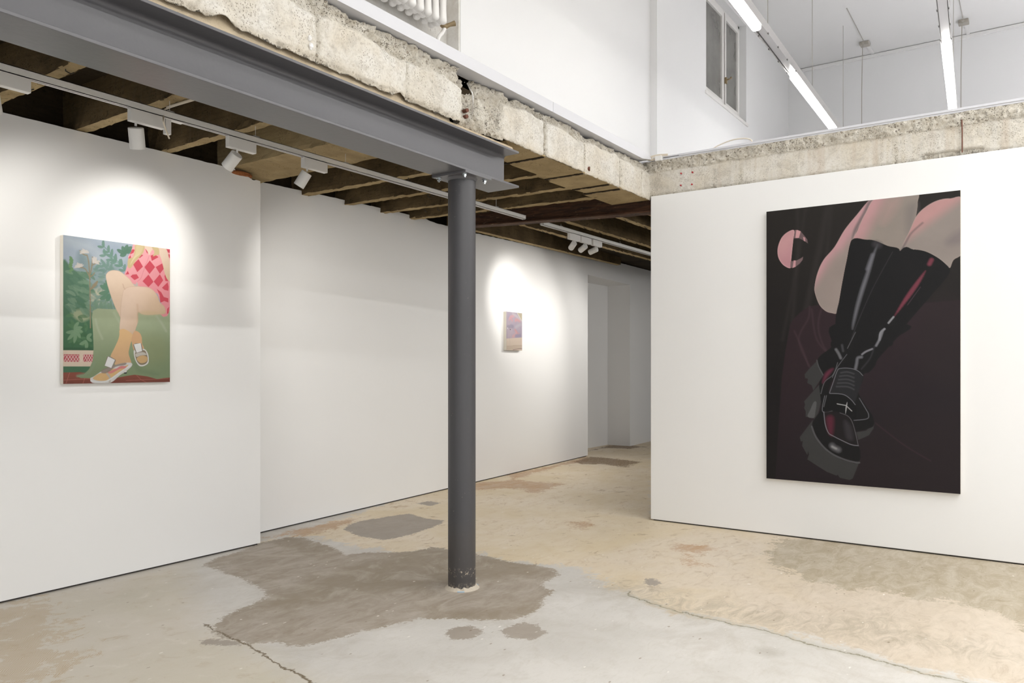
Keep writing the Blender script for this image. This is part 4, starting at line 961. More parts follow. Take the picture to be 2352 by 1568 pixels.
# cable loop on the rim above the partition
mb = MB(); pp = [at(x, y, X=6.16) for x, y in ((1628,348),(1650,334),(1680,322),(1705,318),(1720,319),(1727,324),(1727,334))]
sp = smooth_poly([tuple(q) for q in pp], 6, False); mb.tube([tuple(q) for q in sp], 0.0055, 8)
mb.box(pp[-1].x - .008, pp[-1].x + .008, pp[-1].y - .014, pp[-1].y + .014, pp[-1].z - 0.02, pp[-1].z + 0.012)
tag(mb.build('cable', M['cable'], smooth=True), 'thin white cable arching up from the slab rim above the partition', 'cable')
r = empty('cable_end', (XR, 2.66, 3.05)); tag(r, 'bundle of white cable with a connector lying at the corner of the slab rim', 'cable')
mb = MB(); y0 = at(1506, 360, X=XR - .01).y; y1 = at(1521, 360, X=XR - .01).y; zc = at(1512, 362, X=XR - .01).z
mb.box(XR - 0.03, XR + 0.02, min(y0, y1), max(y0, y1), zc - 0.03, zc + 0.012); part(mb, 'connector', M['white'], r, bevel=0.004)
mb = MB()
for q in range(3):
    zz_ = zc + 0.006 * q; sp = smooth_poly([(XR - .01, y1 - .05, zz_ + .006), (XR - .015, y0 - .02, zz_ + .012), (XR - .02, y0 + 0.05, zz_ + .004), (XR - .015, y0 + 0.07, zz_ - .008), (XR - .01, y0 + .03, zz_ - .014), (XR - .005, y0 - .01, zz_ - .012)], 6, False)
    mb.tube([tuple(w) for w in sp], 0.0035, 7)
part(mb, 'cord', M['cable'], r, smooth=True)
# things stuck in the broken edges
def blob(name, c_, rx, ry, rz, mat, seedv, label=None, cat=None, group=None):
    bm = bmesh.new(); bmesh.ops.create_icosphere(bm, subdivisions=3, radius=1)
    for v in bm.verts:
        k = 1 + 0.35 * noise.noise(v.co * 1.6 + Vector((seedv, 0, 0))); v.co = Vector((v.co.x * rx * k, v.co.y * ry * k, v.co.z * rz * k))
    me = bpy.data.meshes.new(name); bm.to_mesh(me); bm.free(); me.materials.append(mat)
    o = bpy.data.objects.new(name, me); o.location = c_; C.objects.link(o)
    if label: tag(o, label, cat, group)
    return o
blob('pebble', at(711, 88, Y=YF - .004), .007, .012, .013, M['stone'], 1, 'upper of two white pebbles stuck in the broken slab edge above the beam', 'pebble', 'white pebbles in the slab edge')
blob('pebble', at(714, 106, Y=YF - .004), .009, .012, .016, M['stone'], 5, 'lower and larger of two white pebbles stuck in the broken slab edge above the beam', 'pebble', 'white pebbles in the slab edge')
for i, (x, y, lab) in enumerate([(1069, 252, 'upper of two rusty bar ends poking from the gap in the slab edge'), (1068, 266, 'lower of two rusty bar ends poking from the gap in the slab edge')]):
    p_ = at(x, y, Y=YF + 0.03); mb = MB(); mb.tube([p_ + Vector((0.02, 0.05, 0)), p_ + Vector((0.004, -0.012, -0.004))], 0.011, 12)
    tag(mb.build('rebar_end', M['iron'], smooth=True), lab, 'rebar', 'rusty bar ends in the slab edge')
p_ = at(1353, 388, Y=YF + 0.015); mb = MB(); mb.tube([p_ + Vector((-0.035, 0.05, 0)), p_ + Vector((0, -0.008, 0.0))], 0.016, 10)
tag(mb.build('rebar_end', M['iron'], smooth=True), 'rusty bar end at the lower edge of the slab, right of the beam end', 'rebar', 'rusty bar ends in the slab edge')
mb = MB(); sp = smooth_poly([tuple(at(x, y, Y=YF + d)) for x, y, d in ((1073,192,.03),(1080,205,.0),(1085,216,-.008),(1086,235,-.006),(1085,262,.02))], 6, False)
mb.tube([tuple(q) for q in sp], 0.0035, 7); tag(mb.build('rebar_wire', M['alu'], smooth=True), 'thin grey wire hanging down in the gap of the slab edge', 'wire')
mb = MB(); sp = smooth_poly([tuple(at(x, y, X=XR - .006)) for x, y in ((2209,275),(2210,300),(2210,325),(2210,350))], 4, False)
mb.tube([tuple(q) for q in sp], 0.004, 7); tag(mb.build('rebar_wire', M['iron'], smooth=True), 'thin rusty rod running down the slab edge above the big dark painting', 'wire')
rows = [(1564.2, 398, 'upper left'), (1590.2, 395.4, 'upper right'), (1563.6, 425.4, 'lower left'), (1589, 423, 'lower right')]
for x, y, w_ in rows:
    p_ = at(x, y, X=XR + 0.004); mb = MB(); mb.tube([p_ + Vector((0.02, 0, 0)), p_ + Vector((-0.003, 0, 0))], 0.0062, 14)
    tag(mb.build('wall_plug', M['red']), w_ + ' one of four red wall plugs in the slab edge over the partition', 'wall plug', 'red wall plugs')
# rotten brown chunk at the broken corner of the near wall
o = blob('broken_filling', Vector((3.46, 4.715, 2.668)), 0.10, 0.03, 0.022, simple('rotten_wood', rgb(150, 92, 52), 0.95, 0, 1.0, 120, 0.5, 60), 9); tag(o, 'crumbling brown filling at the broken top corner of the near left wall', 'filling')

# ================================================================== PAINTINGS
ident = lambda x, y: (x, y)
# ---- large dark painting
XP = 6.010; Y0, Y1, Z0, Z1 = 0.457, 1.750, 0.437, 2.483
pr_ = empty('painting', (XR, (Y0 + Y1) / 2, Z0)); tag(pr_, 'large dark painting of legs in glossy black boots with a pink crescent moon', 'painting', 'paintings hung on the walls')
mb = MB(); mb.box(XP + 0.002, XR - 0.002, Y0, Y1, Z0, Z1); part(mb, 'stretcher', M['canvas'], pr_)
def cv(x, y):
    q = at(x, y, X=XP); return (q.y, q.z)
P = Painter(Y0, Y1, Z0, Z1, 440, 690, cv, 0.82)
T_ = lambda x, y: (1740 + x * .2296, 420 + y * .2296)
B_ = lambda x, y: (1740 + x * .2487, 760 + y * .2487)
bg = P.c((30, 26, 24)); P.col[:] = bg
f_ = np.clip((P.V - 1.2) / 1.2, 0, 1)[..., None]; P.col[:] = P.c((22, 18, 19)) * (1 - f_) + P.c((33, 29, 26)) * f_
for (x0, xb, w) in ((700, 420, .022), (480, 250, .008), (400, 330, .012), (740, 560, .010)):
    P.stroke([(x0, 240), ((x0+xb)/2+30, 800), (xb, 1568)], (52, 48, 46), w, T_, 0.03, 0.45)
P.fill([(300,-60),(330,-110),(390,-170),(480,-230),(640,-250),(700,-220),(1300,-240),(1900,-290),(1900,1520),(160,1500),(165,1365),(185,1000),(205,700),(225,420),(255,200)], (43, 29, 34), B_, None, 1, (31, 23, 28), (600, 0), (1200, 900), False)
P.fill([(1500, -220), (1900, -260), (1900, 500), (1500, 300)], (38, 29, 31), B_, 0.15, 0.6)
P.fill([(1000, 900), (1900, 800), (1900, 1500), (900, 1500)], (33, 24, 27), B_, 0.2, 0.7)
for pts in ([(480,-225),(470,-120),(380,80),(480,330)], [(600,-240),(560,-60),(600,120),(690,250)], [(500,-200),(540,60),(640,200)], [(340,0),(420,180),(470,320)]):
    P.stroke(pts, (74, 54, 60), 0.004, B_, 0.014, 0.55)
P.stroke([(1090, 850), (1350, 1050), (1600, 1200)], (66, 44, 52), 0.003, B_, 0.01, 0.5)
# crescent
P.fill([(365,473),(300,492),(240,550),(205,640),(203,720),(225,780),(270,830),(330,850),(335,780),(345,680),(358,560)], (200, 152, 155), T_, None, 1, (188, 138, 145), (220, 600), (340, 800), True, (222, 176, 178), 0.004)
P.fill([(372,473),(400,471),(432,484),(420,550),(362,552)], (205, 155, 158), T_, None, 1, smooth=False)
P.fill([(372,473),(388,472),(378,550),(362,552)], (118, 95, 98), T_, None, 1, smooth=False)
P.fill([(432,484),(470,530),(497,565),(504,605),(480,588),(450,570),(412,552)], (110, 90, 92), T_, None, 1, smooth=False)
P.fill([(455,540),(475,545),(478,585),(462,578)], (196, 148, 152), T_, None, 1, smooth=False)
P.fill([(330,785),(390,775),(430,755),(456,738),(450,770),(420,808),(380,838),(348,850),(328,846)], (120, 98, 100), T_, None, 1, smooth=False)
P.fill([(362,775),(382,775),(380,838),(350,850)], (200, 150, 155), T_, None, 1, smooth=False)
# thighs
P.fill([(1115,175),(1000,310),(870,470),(770,640),(660,770),(600,900),(570,1040),(580,1120),(620,1220),(680,1280),(740,1300),(795,1298),(815,1180),(850,980),(890,780),(930,590),(960,560),(1000,460),(1100,290),(1195,150)], (190,146,150), T_, None, 1, (150,138,132), (690,760), (800,830), True, (190,165,160), 0.003)
P.fill([(700,830),(820,700),(860,860),(830,1100),(770,1250),(690,1220),(640,1100)], (152,138,132), T_, 0.08, 0.8)
P.fill([(1115,175),(1195,160),(1090,300),(1000,460),(945,568),(960,470),(1050,300)], (112,100,102), T_, 0.015, 0.85)
P.fill([(1200,140),(1080,300),(1000,470),(962,565),(1080,568),(1170,578),(1300,630),(1425,680),(1490,560),(1560,430),(1590,300),(1600,200),(1580,90)], (190,146,148), T_, None, 1, (146,136,128), (1060,380), (1220,440), True, (175,160,150), 0.003)
P.fill([(1300,200),(1420,150),(1350,300),(1250,400)], (186,150,146), T_, 0.08, 0.5)
P.fill([(1500,250),(1590,210),(1560,430),(1500,500)], (112,106,106), T_, 0.06, 0.5)
P.fill([(2060,180),(1930,155),(1800,175),(1680,240),(1590,330),(1520,480),(1435,675),(1560,665),(1680,685),(1790,740),(1870,800),(1922,850),(1960,770),(2060,660)], (184,142,140), T_, None, 1, (146,136,130), (1700,330), (1790,430), True, (175,160,152), 0.003)
P.stroke([(1650,400),(1540,500),(1480,600),(1440,670)], (96,88,90), 0.006, T_, 0.012, 0.7)
P.fill([(1900,560),(2040,470),(2040,600),(1900,620)], (120,110,112), T_, 0.05, 0.6)
# boots
blk = (14, 13, 15)
P.fill([(945,568),(1080,566),(1170,575),(1300,628),(1425,680),(1300,900),(1180,1200),(1020,1500),(960,1640),(740,1640),(770,1500),(785,1320),(815,1180),(850,980),(890,780)], blk, T_)
P.fill([(1425,680),(1560,665),(1680,685),(1790,740),(1870,800),(1925,870),(1880,960),(1750,1110),(1620,1260),(1500,1400),(1370,1568),(1300,1640),(900,1640),(1000,1420),(1150,1150)], blk, T_)
sole = (56, 56, 56)
P.fill([(545,280),(480,345),(435,400),(440,435),(465,440),(460,480),(500,500),(515,550),(600,420),(610,395),(570,330)], sole, B_, smooth=False)
P.fill([(575,490),(500,570),(430,650),(440,680),(430,710),(445,740),(445,790),(525,808),(560,760),(590,640)], sole, B_, smooth=False)
P.fill([(520,655),(545,660),(535,740),(520,800),(462,788),(490,720)], (84,84,85), B_)
P.fill([(510,820),(450,900),(390,980),(400,1020),(418,1015),(412,1060),(460,1145),(468,1105),(475,1140),(460,1185),(530,1230),(640,1300),(730,1335),(740,1325),(760,1355),(850,1375),(880,1360),(948,1190),(900,1225),(780,1190),(650,1120),(560,1010),(500,900)], sole, B_, smooth=False)
P.fill([(905,935),(1000,920),(1060,870),(1078,858),(1070,900),(1030,960),(990,980),(930,1005)], sole, B_, smooth=False)
P.fill([(705,-60),(1390,-60),(1290,60),(1200,160),(1110,260),(1085,320),(1030,380),(985,395),(970,460),(930,560),(1000,690),(1060,780),(1075,860),(1040,895),(905,928),(890,880),(925,1040),(948,1110),(942,1200),(880,1205),(760,1175),(640,1100),(560,990),(505,880),(530,810),(585,720),(580,600),(570,480),(605,405),(570,330),(555,262),(600,210),(690,130)], blk, B_)
P.stroke([(500,880),(540,980),(620,1080),(700,1140),(800,1185),(890,1210),(940,1215)], (84,83,86), 0.006, B_, 0.004, 0.9)
P.stroke([(548,270),(565,330),(605,405)], (84,83,86), 0.004, B_, 0.004, 0.7)
# glossy highlights
P.stroke([(1200,620),(1160,720),(1110,880),(1050,1060),(1000,1230),(960,1400),(950,1460)], (104,104,110), 0.0125, T_, 0.018, 0.95, taper=True)
P.stroke([(1185,610),(1210,620)], (60,58,62), 0.022, T_, 0.03, 0.7)
P.stroke([(1150,720),(1100,860)], (120,120,128), 0.010, T_, 0.02, 0.7)
P.stroke([(1740,770),(1720,810)], (118,56,70), 0.013, T_, 0.014, 0.95)
P.stroke([(1680,880),(1600,1000),(1480,1170),(1370,1330)], (116,54,68), 0.014, T_, 0.012, 0.95, taper=True)
P.stroke([(1360,1340),(1310,1400)], (150,150,154), 0.006, T_, 0.006, 0.9)
P.stroke([(1270,1460),(1230,1500),(1220,1568)], (140,140,146), 0.007, T_, 0.006, 0.9)
P.stroke([(1630,1040),(1500,1220)], (90,70,80), 0.0015, T_, 0.004, 0.8)
P.stroke([(1350,690),(1150,1060),(1000,1400),(940,1560)], (58,56,60), 0.0018, T_, 0.005, 0.8)
P.stroke([(1155,0),(1130,70),(1095,135)], (126,126,132), 0.007, B_, 0.01, 0.9)
P.stroke([(1060,165),(1000,190),(965,215)], (130,130,136), 0.006, B_, 0.006, 0.9)
P.stroke([(725,170),(750,210),(768,250)], (110,110,114), 0.009, B_, 0.01, 0.85); P.stroke([(780,130),(790,185)], (70,70,74), 0.007, B_, 0.01, 0.8)
P.stroke([(960,240),(925,250),(915,300),(905,345)], (112,112,118), 0.009, B_, 0.012, 0.85)
P.stroke([(1080,140),(1040,250),(960,350)], (56,56,60), 0.004, B_, 0.01, 0.7)
P.stroke([(905,10),(830,160)], (120,120,124), 0.0016, B_, 0.003, 0.8); P.stroke([(825,215),(740,330),(690,430)], (120,120,124), 0.0016, B_, 0.003, 0.8); P.stroke([(740,290),(700,400),(620,470),(585,580)], (120,120,124), 0.0016, B_, 0.003, 0.8)
P.fill([(620,400),(660,360),(700,350),(640,430),(600,480)], (104,44,64), B_, 0.02, 0.8)
P.fill([(690,480),(740,400),(720,520),(670,560)], (60,30,40), B_, 0.03, 0.6)
P.fill([(735,370),(765,345),(860,345),(930,370),(972,410),(960,480),(905,640),(890,650),(790,590),(665,570),(700,480)], (34,34,37), B_, 0.01, 0.9)
for k in range(5): P.stroke([(770 - 10 * k, 385 + 32 * k), (830, 378 + 34 * k), (890, 395 + 36 * k)], (84, 84, 88), 0.003, B_, 0.012, 0.7)
P.stroke([(665,570),(700,470),(735,370),(765,345),(860,345),(930,370),(972,412)], (128,128,134), 0.0018, B_, 0.003, 0.9)
P.fill([(625,600),(665,575),(790,590),(905,680),(895,830),(760,750),(600,742)], (8,8,10), B_, 0.006, 1)
P.stroke([(665,575),(790,585),(860,630),(902,680)], (120,120,126), 0.0022, B_, 0.003, 0.9); P.stroke([(620,598),(600,742),(690,738)], (124,124,128), 0.0018, B_, 0.003, 0.9); P.stroke([(637,595),(612,700)], (124,124,128), 0.0016, B_, 0.003, 0.8)
P.stroke([(735,672),(820,688)], (172,172,172), 0.0028, B_, 0.003, 1, taper=False); P.stroke([(828,655),(820,700),(812,765)], (172,172,172), 0.0036, B_, 0.003, 1, taper=True); P.stroke([(820,690),(870,738)], (172,172,172), 0.0028, B_, 0.003, 1)
P.fill([(615,745),(760,755),(870,820),(920,1050),(800,1020),(670,960),(630,880)], (24,18,21), B_, 0.02, 0.9)
P.fill([(640,800),(700,800),(690,960),(650,920)], (96,34,54), B_, 0.03, 0.75)
P.fill([(800,830),(860,880),(880,1000),(820,980)], (60,58,62), B_, 0.03, 0.6)
P.stroke([(612,745),(625,860),(655,940),(700,970),(800,1020),(870,1050),(932,1058)], (126,124,130), 0.0026, B_, 0.003, 0.9)
P.stroke([(760,755),(840,790),(885,870),(930,1055)], (96,94,98), 0.002, B_, 0.003, 0.9)
P.stroke([(690,1060),(710,1078),(745,1095)], (104,104,108), 0.016, B_, 0.03, 0.9); P.stroke([(690,1068),(725,1085)], (150,150,150), 0.006, B_, 0.014, 0.9)
P.stroke([(940,620),(1000,720),(1025,770),(1010,810),(890,825)], (112,112,118), 0.0022, B_, 0.003, 0.9)
P.mul(0.94 + 0.12 * vnoise(P.U, P.V, 9, 9, 3, 4))
P.mesh('picture_surface', lambda u, v: (XP - XR, u - (Y0 + Y1) / 2, v - Z0), M['oildark'], pr_)

# ---- left painting
YP = 4.660; X0, X1, Z0, Z1 = 2.222, 2.884, 1.196, 2.055
pl = empty('painting', ((X0 + X1) / 2, 4.70, Z0)); tag(pl, 'painting of crossed legs in a red and pink diamond dress before green garden plants', 'painting', 'paintings hung on the walls')
mb = MB(); mb.box(X0, X1, YP + 0.002, 4.698, Z0, Z1); part(mb, 'stretcher', M['canvas'], pl)
def cv(x, y):
    q = at(x, y, Y=YP); return (q.x, q.z)
P = Painter(X0, X1, Z0, Z1, 380, 490, cv, 0.64)
Lp = lambda x, y: (120 + x * .2423, 520 + y * .2423)
nn = vnoise(P.U, P.V, 6, 10, 5, 4)[..., None]
P.col[:] = P.c((150, 165, 182)) * (1 - nn) + P.c((178, 190, 202)) * nn
P.stroke([(150,130),(350,190),(480,280)], (196,204,208), 0.02, Lp, 0.05, 0.4); P.stroke([(430,300),(560,330),(680,300)], (190,200,205), 0.02, Lp, 0.05, 0.4)
P.fill([(230,360),(300,240),(420,360),(520,340),(640,420),(660,800),(380,820),(240,620)], (136, 158, 156), Lp, 0.05, 0.8)
P.fill([(360,620),(470,590),(540,680),(480,740),(380,720)], (192,192,166), Lp, 0.03, 0.9)
P.fill([(240,250),(290,250),(320,380),(260,390)], (132,152,160), Lp, 0.03, 0.7)
P.fill([(90,360),(190,400),(300,470),(350,560),(350,680),(330,760),(400,860),(400,1180),(90,1180)], (92, 128, 104), Lp, 0.012, 1, (70, 112, 80), (200, 500), (200, 1150))
P.fill([(190,800),(340,790),(360,860),(280,900),(200,850)], (176,184,150), Lp, 0.02, 0.8)
R2 = random.Random(3)
def leaf(x, y, ang, ln, w, colr, a=0.9):
    dx, dy = math.cos(ang) * ln, math.sin(ang) * ln
    P.stroke([(x, y), (x + dx * .5 + dy * .08, y + dy * .5 - dx * .08), (x + dx, y + dy)], colr, w, Lp, 0.003, a, taper=True)
for i in range(70):
    x = R2.uniform(110, 330); y = R2.uniform(420, 800); k = R2.uniform(0, 1)
    leaf(x, y, R2.uniform(0.1, 1.0), R2.uniform(60, 120), 0.010, (int(84 + 50 * k), int(122 + 40 * k), int(100 + 36 * k)), 0.75)
for i in range(26):
    x = R2.uniform(110, 360); y = R2.uniform(820, 1140); k = R2.uniform(0, 1)
    leaf(x, y, R2.uniform(-0.8, 1.6), R2.uniform(50, 110), 0.010, (int(62 + 40 * k), int(104 + 36 * k), int(70 + 30 * k)), 0.7)
for (x, y, a, l) in [(210,985,-1.1,90),(210,985,-.4,80),(210,985,.2,80),(210,985,.9,90),(210,985,1.6,120),(210,985,2.2,110),(210,985,2.9,80),(320,1080,2.6,70),(320,1080,1.6,90),(330,1060,-.8,60),(330,1060,.6,50)]:
    leaf(x, y, a, l, 0.010, (126, 158, 124), 0.9)
for i in range(60):
    x = R2.uniform(400, 600); y = R2.uniform(380, 760); k = R2.uniform(0, 1)
    leaf(x, y, R2.uniform(-0.9, 0.6) + PI * (i % 2), R2.uniform(40, 80), 0.008, (int(104 + 40 * k), int(140 + 26 * k), int(130 + 24 * k)), 0.6)
def branch(pts, colr, n, ln):
    P.stroke(pts, colr, 0.0022, Lp, 0.003, 0.9)
    sp = smooth_poly(pts, 8, False)
    for i in range(n):
        q = sp[int((i + .5) / n * (len(sp) - 1))]; d = sp[min(len(sp)-1, int((i + .5) / n * (len(sp)-1)) + 1)] - q; a = math.atan2(d[1], d[0])
        for s_ in (-0.7, 0.7): leaf(q[0], q[1], a + s_, ln, 0.0085, colr, 0.9)
branch([(680,380),(600,310),(540,240),(470,170)], (106,142,126), 5, 62)
branch([(700,430),(640,360),(570,310),(480,250)], (112,148,134), 5, 60)
branch([(560,420),(520,360),(440,350)], (120,152,142), 4, 60)
for (a, l) in ((3.5, 90), (4.2, 70), (4.9, 75), (5.5, 80), (2.7, 60), (6.0, 60)): leaf(700, 250, a, l, 0.013, (88, 126, 106), 0.95)
for (x, y, a, l) in ((540,590,3.5,90),(540,610,2.9,100),(530,640,2.6,90),(530,600,4.2,70),(540,640,1.9,70),(560,560,3.9,70)): leaf(x, y, a, l, 0.013, (96, 136, 112), 0.95)
for i in range(16):
    x = 395 + i * 15; leaf(x, 785, -PI/2 + R2.uniform(-.35, .35), R2.uniform(50, 95), 0.008, (120, 150, 128), 0.85)
for i in range(14):
    y = 290 + i * 10; P.stroke([(176 + R2.uniform(-14, 14), y), (182 + R2.uniform(-14, 14), y + 8)], (112, 150, 104), 0.006, Lp, 0.004, 0.9)
stem = (152, 138, 112)
for pts in ([(330,270),(345,340),(355,480),(360,700),(362,960)], [(355,470),(375,380),(380,290)], [(350,470),(310,400),(240,385)], [(330,275),(290,260),(262,230)], [(375,370),(410,350),(440,345)], [(365,590),(400,560),(428,520)], [(352,480),(385,460),(400,440)]):
    P.stroke(pts, stem, 0.0032, Lp, 0.003, 0.95)
P.fill([(430,515),(420,560),(365,600),(385,550)], stem, Lp, 0.003, 0.9)
for (cx, cy, r0, r1) in ((300, 250, 2.9, 6.3), (385, 340, 4.6, 6.6), (255, 385, 3.0, 6.0)):
    for k in range(16):
        a = r0 + (r1 - r0) * k / 15; l = R2.uniform(28, 48) if cx != 385 else R2.uniform(40, 66)
        P.stroke([(cx, cy), (cx + math.cos(a) * l, cy + math.sin(a) * l * .9)], (214, 206, 198), 0.0024, Lp, 0.003, 0.85)
# parapet, ground
P.fill([(90,1150),(330,1150),(400,1170),(400,1185),(90,1185)], (62, 100, 72), Lp, 0.006, 0.9)
P.fill([(90,1172),(400,1174),(400,1326),(90,1326)], (226, 206, 186), Lp, smooth=False)
for x0, x1 in ((109, 256), (294, 395)):
    P.fill([(x0,1211),(x1,1212),(x1,1282),(x0,1281)], (192, 88, 98), Lp, smooth=False)
for i in range(5):
    for j in range(3):
        cx = 124 + i * 29 + (14 if j % 2 else 0); cy = 1228 + j * 22
        P.stroke([(cx - 13, cy + 10), (cx - 8, cy - 4), (cx, cy - 9), (cx + 8, cy - 4), (cx + 13, cy + 10)], (236, 216, 206), 0.0013, Lp, 0.002, 0.95)
for k in range(5): 
    P.stroke([(296 + k * 24, 1212), (340 + k * 24, 1282)], (236, 216, 206), 0.0013, Lp, 0.002, 0.95); P.stroke([(340 + k * 24 - 30, 1212), (300 + k * 24 - 30, 1282)], (236, 216, 206), 0.0013, Lp, 0.002, 0.95)
P.fill([(80,1326),(420,1326),(420,1400),(80,1400)], (78, 118, 88), Lp, smooth=False)
P.fill([(80,1384),(260,1380),(420,1400),(650,1420),(800,1400),(1140,1420),(1140,1520),(80,1520)], (146, 84, 68), Lp, None, 1, (128, 70, 58), (600, 1400), (600, 1490), False)
for pts in ([(130,1490),(165,1385)], [(290,1490),(310,1430)], [(107,1455),(400,1440)], [(800,1410),(840,1450),(900,1480)], [(700,1460),(1100,1440)]): P.stroke(pts, (196,120,108), 0.0013, Lp, 0.002, 0.8, smooth=False)
# draped seat
P.fill([(376,860),(384,800),(430,776),(520,782),(640,786),(1150,790),(1150,1428),(1060,1436),(995,1446),(900,1420),(780,1404),(690,1418),(620,1432),(380,1438),(270,1436),(228,1416),(300,1402),(350,1350),(384,1270),(392,1150),(386,1000)], (166, 178, 146), Lp, None, 1, (138, 156, 120), (560, 860), (640, 1380), False)
P.fill([(800,1050),(1050,1040),(1080,1250),(900,1300)], (150,158,118), Lp, 0.08, 0.6)
P.stroke([(410,880),(430,960),(475,1065)], (182,192,166), 0.005, Lp, 0.012, 0.7); P.stroke([(585,815),(610,860),(650,930)], (182,192,166), 0.005, Lp, 0.014, 0.6); P.stroke([(990,850),(1040,920),(1080,990)], (184,192,170), 0.006, Lp, 0.015, 0.6)
P.stroke([(400,1290),(350,1380),(240,1416)], (146,164,134), 0.006, Lp, 0.015, 0.7); P.stroke([(780,1310),(850,1370),(1000,1400)], (120,140,108), 0.010, Lp, 0.03, 0.6)
# dress with diamonds
P.fill([(770,150),(1140,170),(1140,420),(1112,800),(1090,848),(1052,856),(1020,828),(1060,780),(1020,700),(1000,640),(940,600),(900,575),(820,575),(765,548),(700,480),(684,450),(706,390),(724,330),(718,285),(750,235)], (240, 170, 176), Lp, None, 1, (232, 150, 158), (820, 250), (1000, 600), False)
for q in ([(818,310),(860,380),(806,432),(766,358)], [(925,322),(975,384),(922,450),(872,384),(885,372)], [(1042,350),(1058,400),(1020,448),(980,384)], [(912,456),(960,524),(912,574),(856,518)], [(1020,452),(1052,510),(1005,572),(962,522)], [(760,456),(800,452),(822,486),(780,508),(742,474)], [(968,262),(1008,290),(944,326),(932,276)], [(838,262),(862,272),(832,298),(808,296)], [(1094,528),(1104,572),(1100,610),(1062,600),(1040,580)], [(990,590),(1032,622),(1058,668),(1100,680),(1100,720),(1062,706),(1024,722),(1018,650)], [(1076,436),(1100,520),(1072,516),(1064,470)], [(880,205),(905,215),(918,262),(896,250)], [(722,300),(742,270),(748,300),(728,312)], [(694,455),(716,420),(730,452)], [(760,215),(785,220),(770,250),(735,265)], [(1080,215),(1118,218),(1118,250),(1096,246)], [(1100,262),(1118,268),(1116,302),(1104,290)], [(1090,780),(1108,760),(1102,820),(1088,830)], [(946,200),(968,204),(960,220)]):
    P.fill(q, (206, 78, 94), Lp, smooth=False)
P.stroke([(880,380),(862,430),(840,490),(808,520)], (214,130,142), 0.0016, Lp, 0.003, 0.8); P.stroke([(920,276),(900,330),(876,378)], (214,130,142), 0.0016, Lp, 0.003, 0.7)
skin = (230, 206, 186); sk2 = (216, 186, 166)
P.fill([(870,186),(955,196),(935,240),(918,270),(900,232)], skin, Lp)
P.fill([(985,196),(1075,208),(1105,290),(1120,380),(1120,512),(1090,498),(1066,440),(1040,330),(1010,250)], skin, Lp, None, 1, (214,190,160), (1040,250), (1110,500))
P.fill([(790,172),(872,182),(866,240),(840,275),(790,330),(745,392),(716,380),(720,310),(765,290),(780,230)], (206, 186, 140), Lp, 0.006)
for k in range(7): P.stroke([(800 + k * 10, 185), (790 + k * 7, 260), (740 + k * 6, 360 - k * 12)], (222, 206, 166), 0.0018, Lp, 0.004, 0.7)
P.fill([(945,195),(1004,200),(1014,262),(985,272),(955,280),(968,240)], (206, 188, 144), Lp, 0.005)
P.fill([(508,470),(520,440),(548,420),(585,414),(640,424),(690,460),(735,500),(770,546),(830,568),(760,575),(690,600),(668,680),(655,860),(625,820),(590,750),(550,640),(520,540)], (232, 208, 186), Lp, None, 1, (222, 196, 172), (540, 450), (650, 700), True, (206,178,156), 0.002)
P.fill([(670,620),(690,590),(730,572),(800,568),(900,574),(960,606),(1000,660),(1022,720),(1066,762),(1070,822),(1010,832),(900,838),(850,830),(812,815),(812,900),(795,960),(765,1034),(700,1010),(640,985),(646,860),(652,740)], (230, 204, 184), Lp, None, 1, (214, 186, 158), (740, 620), (1000, 800), True, (200,172,150), 0.002)
P.stroke([(668,545),(680,580),(690,594)], (196,164,144), 0.002, Lp, 0.006, 0.8)
P.stroke([(806,740),(812,815),(806,900)], (206,174,146), 0.004, Lp, 0.014, 0.6); P.fill([(820,815),(900,800),(1010,812),(1068,800),(1068,824),(1010,834),(880,838)], (206,186,146), Lp, 0.02, 0.6)
P.fill([(640,980),(690,974),(765,1030),(745,1100),(730,1160),(725,1210),(748,1300),(680,1320),(620,1330),(560,1260),(553,1225),(590,1150),(622,1080),(636,1030)], (232, 192, 142), Lp, None, 1, (222, 182, 140), (640,1000), (700,1300))
P.fill([(752,1060),(780,990),(825,1005),(848,1050),(852,1110),(868,1160),(800,1200),(772,1170),(757,1110)], (222, 178, 136), Lp)
P.fill([(360,1440),(395,1420),(470,1370),(560,1330),(640,1300),(740,1290),(756,1318),(700,1372),(640,1410),(560,1476),(460,1484),(380,1480)], (224,222,220), Lp, None, 1)
P.fill([(385,1440),(440,1395),(500,1380),(560,1350),(640,1340),(720,1310),(690,1345),(620,1395),(550,1450),(450,1462)], (226,188,134), Lp)
P.fill([(470,1360),(540,1330),(640,1300),(700,1292),(690,1312),(600,1330),(530,1385),(470,1388)], (150,136,124), Lp, 0.006, 0.9)
P.fill([(530,1380),(600,1350),(650,1322),(700,1326),(690,1345),(640,1350),(560,1392)], (222,142,140), Lp)
P.stroke([(520,1395),(545,1430),(545,1476)], (196,188,178), 0.006, Lp, 0.003, 0.95); P.stroke([(368,1462),(440,1476),(500,1470),(560,1440),(640,1384),(740,1318)], (236,236,234), 0.004, Lp, 0.003, 1)
P.fill([(680,1352),(706,1345),(704,1390),(684,1394)], (226,224,220), Lp, smooth=False); P.fill([(680,1384),(708,1380),(706,1392),(684,1396)], (44,42,50), Lp, smooth=False)
P.fill([(520,1232),(545,1228),(602,1262),(600,1280),(566,1346),(494,1322)], (150,140,128), Lp, smooth=False); P.fill([(530,1232),(594,1264),(560,1340),(498,1318)], (240,240,240), Lp, smooth=False)
P.fill([(772,1180),(800,1170),(870,1160),(905,1200),(915,1260),(905,1300),(860,1324),(820,1316),(785,1260)], (232,230,226), Lp)
P.fill([(790,1190),(870,1172),(896,1210),(906,1262),(892,1296),(855,1312),(822,1302),(794,1256)], (146,132,112), Lp)
